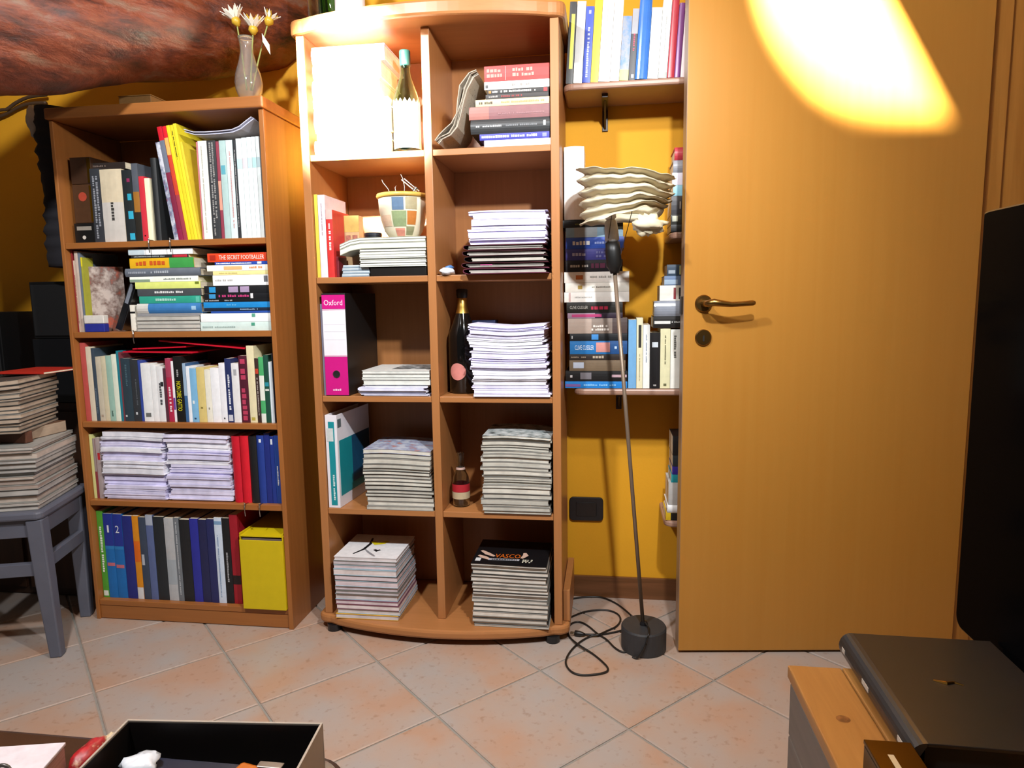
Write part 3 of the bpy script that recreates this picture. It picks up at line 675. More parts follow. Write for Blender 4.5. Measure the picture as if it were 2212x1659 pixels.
# ---------------------------------------------------------------- fourth shelf
z = LZ[3]; G4 = 'items on the fourth shelf of the single-column bookcase'; W4 = 'on '+SB+' fourth shelf'
row_up(1.957, z, 1085, [
 (199, 207, 939, '#d2d48c', 'thin lime-cream book', {}), (207.5, 214, 948, '#8a3a40', 'thin grey booklet with red foot', dict(bands=[(0, .55, '#9a8c88')])),
 (214.5, 226, 946, '#a89a98', 'grey booklet with red spot', dict(blocks=[(.25, .36, .4, .98, '#b8242c')])),
 ], W4, G4, dmax=.17, lo=-1.6665)
PAP = [pages('#dad6fb'), pages('#e0dcfc'), pages('#e8e8fb'), pages('#d6d2f8')]
def plab(ps): return '%s '+ps
sheet_pile(px_x(230, 1084, 1.955), px_x(361, 1084, 1.955), 1.955, 2.15, z, px_z(290, 935, 1.955), 9, 'paper_bundle',
  'lilac-white paper bundle, %s in the pile beside the lime-cream book', 'paper bundle', 'paper bundles beside the lime-cream book', PAP, None, .006, .003, 4, 11)
sheet_pile(px_x(368, 1085, 1.955), px_x(501, 1085, 1.955), 1.955, 2.15, z, px_z(430, 942, 1.955), 10, 'paper_bundle',
  'lilac-white paper bundle, %s in the pile beside the red books', 'paper bundle', 'paper bundles beside the red books', PAP, None, .0055, .002, 4, 12)
row_up(1.957, z, 1087, [
 (509, 526, 943, '#c2142a', 'red hardback next to the paper bundles', dict(hard=True)), (527, 545, 942, '#d0182a', 'red hardback next to the black hardback', dict(hard=True)),
 (545.5, 562, 943, '#16171a', 'black hardback', dict(hard=True)),
 (562.5, 578, 941, '#213a8a', 'blue hardback with white spot near the head', dict(hard=True, blocks=[(.05, .1, .4, .7, '#e0e4ec')])),
 (578.5, 590, 936, '#1e2c78', 'dark blue book, tallest', {}), (590.5, 599, 943, '#1d3484', 'blue book with pale label at its head', dict(blocks=[(.04, .12, .2, .7, '#d0d6e0')])),
 (599.5, 610, 941, '#23479a', 'mid-blue book with white foot print', dict(prints=[(.45, .75, .3, .7, '#e0e4ec', 1)])),
 ], W4, G4, dmax=.16, hi=-1.0055)

# ---------------------------------------------------------------- bottom shelf
z = LZ[4]; G5 = 'items on the bottom shelf of the single-column bookcase'; W5 = 'on '+SB+' bottom shelf'
row_up(1.957, z, 1298, [
 (216, 229, 1104, '#4f9c34', 'green textbook with white lettering', dict(prints=[(.18, .72, .25, .8, '#e6eee0', 1)], blocks=[(.92, .98, .1, .9, '#dfe6da')])),
 (229.5, 249, 1110, '#1c6ab0', 'blue atlas numbered one', dict(bands=[(0, .38, '#24348c'), (.38, .42, '#2a7ab8')], blocks=[(.58, .62, .1, .95, '#c06a78')])),
 (249.5, 270, 1111, '#1c6ab0', 'blue atlas numbered two', dict(bands=[(0, .38, '#24348c'), (.38, .42, '#2a7ab8')], blocks=[(.6, .64, .05, .9, '#c06a78')])),
 (270.5, 292, 1115, '#242c78', 'navy textbook beside the atlas numbered two', {}),
 (292.5, 306, 1115, '#d88a1c', 'orange textbook with white foot', dict(bands=[(.86, 1, '#d8d8d8'), (.3, .55, '#d8681a')])),
 (306.5, 322, 1118, '#3b4658', 'slate book with pale blotch', dict(blocks=[(.45, .58, .1, .5, '#b8bcc4')])),
 (322.5, 338, 1113, '#5a6894', 'blue-grey book', dict(bands=[(0, .12, '#a8b0c0')])),
 (338.5, 362, 1117, '#23282c', 'thick dark grey book', {}),
 (362.5, 383, 1120, '#b4b6b8', 'light grey book', dict(bands=[(.5, .8, '#a2aab0')])), (383.5, 395, 1119, '#70767c', 'narrow grey striped book', dict(prints=[(.05, .95, .3, .6, '#c4c8cc', 1)])),
 (395.5, 418, 1123, '#1d1f22', 'black binder-like book beside the royal blue one', {}), (418.5, 437, 1121, '#2a2f94', 'royal blue book', {}),
 (437.5, 455, 1123, '#20244c', 'midnight blue book beside the royal blue one', {}), (455.5, 472, 1122, '#242a5c', 'dark navy book next to the white-spined one', {}),
 (472.5, 489, 1119, '#bcc8d8', 'white-spined book with blue stripe', dict(bands=[(.04, .08, '#7a9cc0')], prints=[(.2, .95, .3, .5, '#8aa4c4', 1)])),
 (489.5, 506, 1120, '#17181c', 'black book with silver lettering', dict(prints=[(.4, .75, .3, .65, '#a8a8ac', 1)])),
 (506.5, 524, 1112, '#9c1626', 'crimson book beside the yellow box', dict(bands=[(.68, .78, '#1e1418')])),
 ], W5, G5, dmax=.19, lo=-1.6665, hi=-1.152)
for o in [o for o in bpy.data.objects if o.get('label', '').startswith('blue atlas numbered')]:
    num = '1' if 'one' in o['label'] else '2'; hgt = max(v.co.z for v in o.data.vertices); wid = max(v.co.x for v in o.data.vertices)
    text_on('volume_number', num, (wid*(.42 if num == '1' else .3), -.002, hgt*.78), (1, 0, 0), (0, 0, 1), wid*(.2 if num == '1' else .4), hgt*.085, paint('#dfe2e8', .5), o)
yb = empty('magazine_file', (px_x(526, 1312, 1.925), 1.925, z+.0006)); tag(yb, 'bright yellow cardboard magazine file standing on the bottom shelf', 'magazine file')
YEL = paint('#ccb408', .5, .04, 30); bw = min(px_x(621, 1312, 1.925), -1.0055)-px_x(526, 1312, 1.925); bh = .228
dbox('front_panel', (0, bw, 0, .003, 0, bh), YEL, yb); dbox('side_wall', (0, .003, .0032, .24, 0, bh+.022), YEL, yb)
dbox('side_wall', (bw-.003, bw, .0032, .24, 0, bh+.022), YEL, yb); dbox('base', (.0032, bw-.0032, .0032, .24, 0, .003), YEL, yb)
obj('lid_flap', MB().prism([(.004, bh+.010), (.24, bh+.024), (.24, bh+.027), (.004, bh+.0125)], -.001, bw+.001, axis='x'), YEL, yb)
dbox('papers', (.006, bw-.006, .008, .23, .004, bh+.004), pages('#6a5a5a'), yb)
# clips and hooks on the shelf fronts
CH = metal('#b8b8b4', .25)
def clip(u, v, zs, label):
    o = empty('shelf_clip', (px_x(u, v, LY), LY, zs-.018)); tag(o, label, 'clip', 'small metal clips on the shelf fronts')
    obj('clip_body', MB().tube([(0, .02, .0195), (0, -.001, .0195), (0, -.003, .012), (0, -.003, -.004), (0, -.001, -.018)], .0016, 6), CH, o)
    obj('clip_knob', MB().lathe([(0, -.003), (.003, 0), (0, .003)], 10, (0, -.002, .022)), CH, o, smooth=True)
clip(322, 522, LZ[0], 'small metal clip below the slim cream paperback'); clip(368, 522, LZ[0], 'small metal clip below the tall black album')
clip(289, 722, LZ[1], 'small dark metal clip under the white book with black band')
clip(529, 1090, LZ[3], 'small metal clip below the red hardbacks'); clip(561, 1092, LZ[3], 'small metal clip below the black hardback')

# ================================================================== TWO-COLUMN BOOKCASE: CONTENTS
TB = 'two-column bookcase'
def lathe_obj(name, prof, mat, par, seg=28, loc=(0, 0, 0), smooth=True): return obj(name, MB().lathe(prof, seg), mat, par, loc, smooth=smooth)
# ---- top left compartment
z = CZ[0]; GA = 'books in the brightly lit compartment of the two-column bookcase'; WA = 'in the brightly lit stack'
stack_abs(1.975, z, [
 (674, 831, 98, 130, '#e6c4d2', 'thick pale pink book with magenta end, topmost', dict(hard=True, bands=[(.8, 1, '#d24a8c')])),
 (677, 823, 130, 163, '#e6e2d8', 'white book under the pale pink one', dict(hard=True)),
 (676, 820, 163, 200, '#ded4bc', 'cream hardback with rounded spine,', dict(hard=True)),
 (676, 838, 200, 217, '#e8e6e0', 'thin white book', {}),
 (680, 843, 217, 266, '#e4dcc8', 'thickest cream volume', dict(hard=True)),
 (684, 840, 266, 281, '#d8a8a8', 'thin rose book', {}),
 (680, 843, 281, 310, '#e2dca8', 'pale yellow volume, lowest', dict(hard=True)),
 ], WA, GA, px_z(750, 98, 1.975), d0=.17)
# woven fan leaning on the back panel behind the books
fn = empty('raffia_fan', (px_x(846, 200, 2.16), 2.165, z+.0005)); tag(fn, 'brown raffia fan leaning between the bright book stack and the bottle', 'fan')
RAF = paint('#8a6a48', .6, .2, 60)
obj('handle', MB().tube([(0, 0, 0), (-.004, .012, .12)], .004, 8), RAF, fn)
for k in range(7):
    a = R(-48+k*16)
    obj('rib', MB().add and (lambda mb: (mb.add([(-.004+math.sin(a)*.01-.006, .012, .12), (-.004+math.sin(a)*.01+.006, .012, .12), (-.004+math.sin(a)*.125+.012*math.cos(a), .03, .12+math.cos(a)*.125-.012*math.sin(a)), (-.004+math.sin(a)*.125-.012*math.cos(a), .03, .12+math.cos(a)*.125+.012*math.sin(a)),
      (-.004+math.sin(a)*.01-.006, .0145, .12), (-.004+math.sin(a)*.01+.006, .0145, .12), (-.004+math.sin(a)*.125+.012*math.cos(a), .0325, .12+math.cos(a)*.125-.012*math.sin(a)), (-.004+math.sin(a)*.125-.012*math.cos(a), .0325, .12+math.cos(a)*.125+.012*math.sin(a))],
      [(0, 1, 2, 3), (7, 6, 5, 4), (0, 4, 5, 1), (1, 5, 6, 2), (2, 6, 7, 3), (3, 7, 4, 0)]), mb)[1])(MB()), RAF, fn)
GREEN = glass('#b8d8c4')
def bottle(name, label, x, y, z, prof, gmat, parts, rz=0):
    o = empty(name, (x, y, z), rz); tag(o, label, 'bottle')
    lathe_obj('glass', prof, gmat, o)
    for pn, pr, mt in parts: lathe_obj(pn, pr, mt, o)
    return o
def shell(prof, th=.0022):  # outer profile -> closed glass wall
    inn = [(max(r-th, .0004), zz+(th if i < 2 else 0)) for i, (r, zz) in enumerate(prof)]
    return [(.0004, prof[0][1])]+prof+inn[::-1]+[(.0004, prof[0][1]+th)]
bp = [(.036, 0), (.0395, .004), (.0395, .135), (.037, .155), (.028, .185), (.018, .215), (.0145, .232), (.0142, .268), (.0155, .27), (.0155, .285), (.014, .286)]
xb = px_x(881, 320, 2.015)
bt = bottle('liqueur_bottle', 'pale green glass bottle with dark cap and white crenellated label', xb, 2.015, z+.0005, shell(bp), GREEN,
   [('cap', [(.0004, .246), (.0152, .246), (.0158, .25), (.0162, .286), (.015, .2895), (.0004, .29)], paint('#15302c', .3))])
# label with a zigzag upper edge
mb = MB(); n = 36
vs = []; rr = .0400
for k in range(n+1):
    a = 2*math.pi*k/n; zt_ = .150 if k % 2 == 0 else .138
    r2 = rr if zt_ < .14 else .0385
    vs += [(rr*math.cos(a), rr*math.sin(a), .012), (rr*math.cos(a), rr*math.sin(a), .132), (r2*math.cos(a), r2*math.sin(a), zt_)]
mb.add(vs, [(3*k, 3*k+3, 3*k+4, 3*k+1) for k in range(n)]+[(3*k+1, 3*k+4, 3*k+5, 3*k+2) for k in range(n)])
obj('paper_label', mb, paint('#ece9e0', .5), bt, fix=True)

# ---- top right compartment
zt = px_z(1120, 139, 1.975)
WB = 'in stack beside the folded newspaper'; GB = 'books stacked beside the newspaper'
stack_abs(1.975, z, [
 (1046, 1187, 139, 172, '#c43430', 'thick red book, topmost', dict(prints=[(.04, .32, .2, .85, '#e08a80', 2), (.4, .8, .2, .85, '#e88e84', 2)], blocks=[(.325, .33, .05, .95, '#f0c8c0')])),
 (1046, 1187, 172, 189, '#e2ddd6', 'white book under the red one', dict(prints=[(.18, .32, .2, .8, '#a8a4a0', 1), (.4, .72, .3, .7, '#8a8682', 1)], blocks=[(.02, .06, .2, .6, '#4a4a4a')])),
 (1053, 1185, 189, 199, '#1c1918', 'black book with white capitals', dict(prints=[(.08, .8, .2, .85, '#e8e4dc', 1)], blocks=[(.02, .06, .2, .8, '#c8741c'), (.92, .98, .1, .9, '#b8282c')])),
 (1049, 1185, 199, 209, '#26201e', 'black book with dull red print', dict(prints=[(.05, .2, .2, .8, '#9a9490', 1), (.25, .6, .2, .8, '#8a2a2a', 1)])),
 (1027, 1187, 209, 224, '#dcc391', 'sand yellow book', dict(prints=[(.05, .25, .25, .75, '#4a3a22', 1), (.35, .95, .3, .7, '#a08a5a', 1)])),
 (1013, 1188, 224, 252, '#7d4f52', 'mauve-brown book with wood-like cover', dict(bands=[(0, .25, '#9a6258')], prints=[(.35, .95, .3, .5, '#8f6468', 1)])),
 (1017, 1188, 252, 283, '#343638', 'charcoal hardback', dict(hard=True, prints=[(.07, .4, .4, .6, '#a8aaac', 1), (.45, .85, .4, .6, '#6a6c70', 1)], blocks=[(.92, .95, .4, .75, '#d8d8d8')])),
 (1036, 1187, 283, 297, '#30339a', 'royal blue book with white capitals', dict(prints=[(.03, .84, .25, .8, '#dcdcf0', 1)], blocks=[(.9, .96, .2, .8, '#7a80c8')])),
 (1046, 1190, 297, 313, '#e6e3e0', 'white paperback, lowest', dict(prints=[(.22, .5, .35, .7, '#c0bcb8', 1)])),
 ], WB, GB, zt, d0=.15)
pth = [(px_x(u, v, 1.97), px_z(u, v, 1.97)) for u, v in ((931, 316), (945, 306), (963, 297), (977, 280), (984, 255), (990, 228), (998, 200), (1012, 174), (1022, 168))]
pth = [(max(x, -.495)+.0205, max(zz, z+.002)) for x, zz in pth]
nw = ribbon('newspaper', pth, 1.945, 2.14, .0022, paper_m if False else mottle('#a99d8c', '#b5aa9a', '#8d8478', 120, .8), 5, .0014, fan=.8)
tag(nw, 'folded grey newspaper bent against the divider', 'newspaper')

# ---- second row, left
z = CZ[1]; WC = 'on '+TB+' shelf with the painted pot'; GC = 'items beside the painted pot'
row_up(1.97, z, 597, [
 (683, 691, 420, '#dcc046', 'slim yellow book', {}), (691.5, 708, 421, '#cbbfc6', 'lilac-white book', dict(prints=[(.1, .5, .4, .6, '#a89aa0', 1)])),
 (708.5, 724, 453, '#c62f2c', 'red book with pale head and white lettering', dict(bands=[(0, .14, '#e0a8a0')], prints=[(.18, .6, .3, .75, '#f0d8d0', 1)])),
 ], WC, GC, lo=-.8645, dmax=.17)
xa = px_x(725, 596, 1.985)
cu = simple_box('book_box', (xa+.002, xa+.052, 2.06, 2.10, z+.0004, z+.19), paint('#b89a70', .5), 'sand coloured carton with two small printed figures behind the red book', 'carton')
for k in (.006, .028): dbox('printed_figure', (k, k+.016, -.0007, -.0001, .07, .13), mottle('#a86a58', '#8a5a4c', None, 90), cu, 0)
dbox('carton_band', (0, .05, -.0005, -.0001, .14, .1895), paint('#b99c52', .5), cu, 0)
dr = simple_box('book', (xa+.001, xa+.012, 1.985, 2.05, z+.0004, z+.062), paint('#6a1420', .45), 'short dark red book beside the clear disc cases', 'book')
x0, x1 = px_x(738, 590, 1.968), px_x(797, 590, 1.968)
for k in range(4):
    o = empty('disc_case', (x0+.002*(k % 2), 1.968+.002*k, z+.0005+k*.0088)); tag(o, 'clear disc case with bluish edges, %s of four' % ordtop(3-k, 4), 'disc case', 'clear disc cases under the magazines')
    dbox('tray', (0, x1-x0, 0, .12, 0, .0036), paint('#8c9ca8', .2), o, .0006); dbox('lid', (.001, x1-x0-.001, .0005, .12, .0038, .0078), paint('#c3d0da', .15), o, .0006)
xr = -.5235
bb = simple_box('case', (px_x(800, 590, 1.966), xr-.004, 1.966, 2.14, z+.0004, z+.027), paint('#15110f', .35), 'flat black case under the pale magazine pile', 'case')
PM = [pages('#d6d8cc'), pages('#cfd2c8'), pages('#dcdcd4')]
zc = z+.0275; ze = px_z(850, 539, 1.962)
sheet_pile(px_x(777, 560, 1.962), xr-.003, 1.962, 2.15, zc, ze, 8, 'magazine', 'pale magazine, %s of eight above the flat black case', 'magazine', 'pale magazines under the painted pot', PM, [paint('#c8cac2', .4), paint('#b8bab4', .4)], .0025, seed=21)
zf = px_z(850, 512, 1.962)
def droop(q): return -max(0, (.20-q)/.20)**1.3
ws = sheet_pile(px_x(733, 530, 1.962), xr-.003, 1.962, 2.15, ze+.004, zf, 3, 'magazine', 'wide magazine with drooping end, %s of three under the painted pot', 'magazine', 'drooping magazines under the painted pot', PM, [paint('#c9c8a4', .4), paint('#a8aa98', .4)], .001, seed=22)
for o in ws:
    lo = min(v.co.x for v in o.data.vertices); hi = max(v.co.x for v in o.data.vertices)
    for v in o.data.vertices: q = (v.co.x-lo)/(hi-lo); v.co.z += .018*droop(q)+.003*math.sin(q*5)*(q > .32)*0
tn = empty('round_tin', (px_x(806, 500, 2.05), 2.05, zf+.0009)); tag(tn, 'small black round tin on the magazines beside the painted pot', 'tin')
obj('tin_body', MB().lathe([(0, 0), (.026, 0), (.026, .012), (0, .012)], 28), paint('#1d2126', .3), tn)
obj('tin_lid', MB().lathe([(0, .0122), (.0268, .0122), (.0268, .019), (.025, .0205), (0, .0205)], 28), paint('#272c33', .3), tn)
pr = .075; pot = empty('plant_pot', (px_x(873, 510, 2.035), 2.035, zf+.0009)); tag(pot, 'cream ceramic pot with painted patches and ochre rim', 'pot')
CER = paint('#e4dcc2', .3, .06, 20)
ph = px_z(873, 421, 2.035)-zf-.001
lathe_obj('pot_body', [(.0004, 0), (.040, 0), (.044, .003), (.056, ph*.16), (.066, ph*.4), (.0715, ph*.65), (.073, ph*.9), (.069, ph*.9), (.062, ph*.4), (.036, .008), (.0004, .008)], CER, pot, 40)
lathe_obj('pot_rim', [(.071, ph*.9), (.077, ph*.91), (.079, ph*.95), (.077, ph), (.071, ph), (.069, ph*.93)], paint('#c9a24e', .35), pot, 40)
def pot_patch(a0, a1, f0, f1, col, nm):
    mb = MB(); vs = []; n = 6
    PP = ((0, .0415), (.025, .044), (.16, .056), (.4, .066), (.65, .0715), (.9, .073))
    def rad(f):
        for (f0_, r0_), (f1_, r1_) in zip(PP[:-1], PP[1:]):
            if f <= f1_: return r0_+(r1_-r0_)*(f-f0_)/(f1_-f0_)
        return .073
    for i in range(n+1):
        a = R(a0+(a1-a0)*i/n)
        for j in range(5): f = f0+(f1-f0)*j/4; r = rad(f)+.0009; vs.append((r*math.cos(a), r*math.sin(a), f*ph))
    mb.add(vs, [(5*i+j, 5*i+5+j, 5*i+6+j, 5*i+j+1) for i in range(n) for j in range(4)]); obj(nm, mb, paint(col, .35, .1, 90), pot, fix=False)
for a0, a1, f0, f1, c in ((-100, -72, .60, .88, '#5f7894'), (-102, -66, .24, .58, '#8a9a72'), (-98, -70, .03, .2, '#cf8a78'), (-68, -40, .62, .88, '#a39a7a'), (-64, -40, .28, .58, '#b87438'), (-140, -106, .25, .5, '#d8bca0'), (-66, -42, .05, .24, '#8a8a68')):
    pot_patch(a0, a1, f0, f1, c, 'painted_patch')
TW = paint('#3a3228', .6)
for k, (dx, dz, bx) in enumerate(((-.052, .045, -.02), (.008, .06, -.03), (-.03, .03, .02))):
    o = obj('twig', MB().tube([(dx*.5, .0, ph-.02), (dx*.8, 0, ph+dz*.4), (dx+bx*.2, 0, ph+dz*.8), (dx+bx*.4, 0, ph+dz)], [.0011, .001, .0009, .0006], 5), TW, None, (pot.location.x, pot.location.y-.01+.01*k, pot.location.z))
    tag(o, ('thin dry twig bending outwards over the rim of the painted pot', 'tallest dry twig sticking up out of the painted pot', 'shortest dry twig in the middle of the painted pot')[k], 'twig', 'twigs in the painted pot')
nc = empty('nail_clipper', (pot.location.x+.046, 2.0, zf+ph+.006), rot=(0, R(40), 0)); tag(nc, 'shiny metal clamp resting on the rim of the painted pot', 'clamp')
dbox('jaw', (-.05, .012, -.004, .004, 0, .0035), metal('#c8ccd0', .2), nc); dbox('jaw', (-.045, .012, -.004, .004, .007, .0105), metal('#c8ccd0', .2), nc)
obj('pivot', MB().lathe([(0, -.002), (.006, -.002), (.006, .0125), (0, .0125)], 14), metal('#c8ccd0', .2), nc)

# ---- second row, right
zt1 = px_z(1100, 527, 1.955); zt2 = px_z(1100, 455, 1.96)
x0, x1 = px_x(1003, 570, 1.955), px_x(1187, 570, 1.955)
PGF = [pages('#a39d96'), pages('#8e8a84'), pages('#b0aaa0')]; BUR = [paint('#4a2028', .4), paint('#5e2a34', .4), paint('#2c1a1c', .4)]
zz = z+.0005
for i in range(5):
    o = empty('document_folder', (0, 0, zz)); t = (zt1-z)/5-.0008
    tag(o, 'burgundy folder stuffed with grey papers, %s of five' % ordtop(4-i, 5), 'folder', 'burgundy folders under the lilac papers')
    jx = (.004, .0, .008, .003, .006)[i]; a, b = x0+jx, x1-(.002*i)
    path = [(b, 0), ((a+b)/2, -.0005+.0015), (a+.01, 0), (a-.002, t*.25), (a-.004, t*.5), (a-.002, t*.78), (a+.01, t-.0015), ((a+b)/2, t-.0028), (b, t-.0022)]
    path = [(x, max(0.0001, q)) for x, q in path]
    mb = MB(); vs = []
    for (x, q) in path:
        for yy in (1.935, 2.16): vs.append((x, yy, q))
    mb.add(vs, [(2*k, 2*k+1, 2*k+3, 2*k+2) for k in range(len(path)-1)])
    c = obj('cover', mb, paint('#7a3a52', .4) if i == 0 else BUR[i % 3], o, fix=False); so_ = c.modifiers.new('s', 'SOLIDIFY'); so_.thickness = .0010; so_.offset = 0
    rg = random.Random(i); mb = MB(); q = .0022
    while q < t-.006:
        h_ = rg.uniform(.002, .0045); dx = rg.uniform(0, .012); mb.box(a+.008+dx, b-.004-rg.uniform(0, .012), 1.938+rg.uniform(0, .006), 2.15, q, min(q+h_, t-.0045)); q += h_+.0003
    obj('papers', mb, PGF[i % 3], o)
    if i == 1: obj('pink_sheet', MB().box(a+.05, a+.085, 1.9365, 1.9375, t*.45, t*.6), paint('#b84a8a', .5), o)
    zz += t+.0008
sheet_pile(px_x(1016, 490, 1.96), -.172, 1.96, 2.15, zz+.0003, zt2, 6, 'paper_bundle', 'lilac-white paper bundle, %s of six above the burgundy folders', 'paper bundle', 'paper bundles above the burgundy folders', PAP, None, .005, .002, 3, 31)
ts = empty('tissue_pack', (px_x(966, 590, 1.975), 1.975, z+.0005)); tag(ts, 'small crumpled white and blue tissue pack beside the burgundy folders', 'tissue pack')
from mathutils import noise as mnoise
def lump(name, rx, ry, rz, mat, par, loc=(0, 0, 0), amt=.25, seed=0, seg=16, rings=9, flat=True, freq=1.6):
    mb = MB(); vs = []
    for i in range(rings+1):
        th = math.pi*i/rings
        for k in range(seg):
            ph_ = 2*math.pi*k/seg; d = Vector((math.sin(th)*math.cos(ph_), math.sin(th)*math.sin(ph_), math.cos(th)))
            s_ = 1+amt*mnoise.noise(d*freq+Vector((seed*3.1, seed, 0)))+amt*.4*mnoise.noise(d*freq*2.6+Vector((seed, 0, 0)))
            zz_ = d.z*s_
            if flat: zz_ = max(zz_, -.75)+.75
            vs.append((loc[0]+d.x*rx*s_, loc[1]+d.y*ry*s_, loc[2]+zz_*rz))
    mb.add(vs, [(i*seg+k, i*seg+(k+1) % seg, (i+1)*seg+(k+1) % seg, (i+1)*seg+k) for i in range(rings) for k in range(seg)])
    return obj(name, mb, mat, par, smooth=True)
lump('wrapper', .022, .03, .012, paint('#dcdfe4', .35), ts, amt=.35, seed=3)
lump('blue_flap', .013, .02, .006, paint('#4a78b0', .35), ts, (.006, .004, .017), .35, 5)

# ---- third row, left: lever-arch file and journals
z = CZ[2]
bn = empty('lever_arch_file', (max(px_x(697, 858, 1.965), -.8545), 1.965, z+.0005)); tag(bn, 'magenta and white lever-arch file with black sides', 'file')
bw = px_x(755, 858, 1.965)-bn.location.x; bh = px_z(720, 634, 1.965)-z; BD = .27
BK = paint('#141414', .45, .05, 30); MG = paint('#c4157c', .4, .04, 30); WHT = paint('#e2dfe6', .45, .03, 30)
dbox('side_board', (0, .0025, .0025, BD, 0, bh), BK, bn, .0008); dbox('side_board', (bw-.0025, bw, .0025, BD, 0, bh), BK, bn, .0008)
sp = dbox('spine', (0, bw, 0, .0024, 0, bh), BK, bn, .0008)
dbox('magenta_label', (.001, bw-.001, -.0006, -.0001, .002, bh*.385), MG, sp, 0); dbox('white_label', (.001, bw-.001, -.0006, -.0001, bh*.387, bh*.848), WHT, sp, 0)
dbox('magenta_label', (.001, bw-.001, -.0006, -.0001, bh*.85, bh*.985), MG, sp, 0)
for f_ in (.392, .838): dbox('label_line', (.001, bw-.001, -.0009, -.0006, bh*f_, bh*f_+.0012), MG, sp, 0)
for f_ in (.55, .63, .70): dbox('label_line', (.004, bw-.004, -.0009, -.0006, bh*f_, bh*f_+.0006), paint('#b8b4c0', .5), sp, 0)
text_on('brand_lettering', 'Oxford', (bw*.1, -.001, bh*.885), (1, 0, 0), (0, 0, 1), bw*.78, bh*.052, paint('#f2dcea', .5), sp)
mb = MB(); scribble(mb, (bw*.32, -.001, bh*.045), (1, 0, 0), (0, 0, 1), bw*.36, bh*.03, 5); obj('small_print', mb, paint('#e8c0d8', .5), sp, fix=False)
rg_ = MB().lathe([(.0085, 0), (.0115, 0), (.0115, .0016), (.0085, .0016), (.0085, 0)], 24); obj('finger_ring', rg_, metal('#b8b4b0', .25), sp, (bw*.5, -.0006, bh*.215), (R(90), 0, 0))
obj('finger_hole', MB().lathe([(0, 0), (.0085, 0), (.0085, .0006), (0, .0006)], 20), paint('#080808', .8), sp, (bw*.5, -.0006, bh*.215), (R(90), 0, 0))
dbox('papers', (.004, bw-.004, .01, BD-.01, .004, bh-.012), PAGEW, bn)
tag(make_book((bn.location.x-.0095, 1.975, z+.0004), .0075, bh*.9, .2, '#8d8ea6'), 'thin blue-grey booklet wedged beside the lever-arch file', 'booklet')
zA = px_z(850, 832, 1.962)
sheet_pile(px_x(782, 850, 1.962), -.535, 1.962, 2.15, z, z+(zA-z)*.99, 5, 'paper_bundle', 'white paper bundle, %s of five below the journals', 'paper bundle', 'papers beside the lever-arch file', [pages('#d0d0e4'), pages('#d8d8e0')], None, .007, 0, 3, 41)
jl = sheet_pile(px_x(783, 815, 1.962), -.5265, 1.962, 2.15, zA, px_z(850, 801, 1.962), 4, 'magazine', 'pale grey journal, %s of four above the white papers', 'magazine', 'journals beside the lever-arch file', [pages('#d2d4ce')], [paint('#c4c6c2', .4), paint('#d4d6d2', .4)], .002, seed=42, top=paint('#d8d8d4', .4),
  descs=['white journal with black and white photograph on its cover'])
zq = max(v.co.z for v in jl[-1].data.vertices)
dbox('cover_photo', (-.655, -.535, 2.00, 2.13, zq+.0002, zq+.0005), mottle('#34373a', '#8a8c8c', '#d0d0ce', 26), jl[-1], 0)

# ---- third row, right
bx_ = px_x(1003, 848, 2.06)
cp = [(.040, 0), (.0445, .004), (.0445, .165), (.042, .185), (.030, .215), (.020, .245), (.0155, .262), (.0148, .298), (.0165, .30), (.0165, .312), (.015, .314)]
bt = bottle('wine_bottle', 'dark sparkling wine bottle with gold foil neck and round pink label', bx_, 2.06, z+.0005, [(.0004, 0)]+cp+[(.0004, .314)], paint('#0b0a0a', .08, .02, 20),
  [('gold_foil', [(.0205, .244), (.0161, .262), (.0154, .290), (.0150, .2905)], metal('#b8944a', .35)), ('black_cap', [(.0155, .2905), (.0172, .300), (.0175, .315), (.014, .318), (.0004, .3185)], paint('#0c0c0c', .4))])
mb = MB(); vs = [(0, -.0453, .068)]
for j in range(1, 6):
    for k in range(28): a = 2*math.pi*k/28; xx = .026*j/5*math.cos(a); vs.append((xx, -math.sqrt(.0453**2-xx*xx), .068+.026*j/5*math.sin(a)))
mb.add(vs, [(0, 1+k, 1+(k+1) % 28) for k in range(28)]+[(1+28*j+k, 1+28*j+28+k, 1+28*j+28+(k+1) % 28, 1+28*j+(k+1) % 28) for j in range(4) for k in range(28)]); obj('round_label', mb, paint('#c98078', .5), bt, rot=(0, 0, R(-14)), fix=False)
nb = simple_box('carton', (px_x(1024, 840, 2.13), px_x(1060, 840, 2.13)+.02, 2.12, 2.18, z+.0004, z+.22), paint('#20284c', .45), 'navy carton tucked behind the tall lilac paper pile', 'carton')
def sag(q): return .35+.9*abs(q-.55)**1.2*1.6
sheet_pile(px_x(1022, 855, 1.957), min(px_x(1186, 855, 1.957), -.174), 1.957, 2.115, z, px_z(1100, 712, 1.957), 14, 'paper_bundle', 'lilac-white paper bundle, %s in the tall pile beside the wine bottle', 'paper bundle', 'paper bundles beside the wine bottle', PAP, None, .006, .013, 4, 51, wave=sag, skew=-.006)

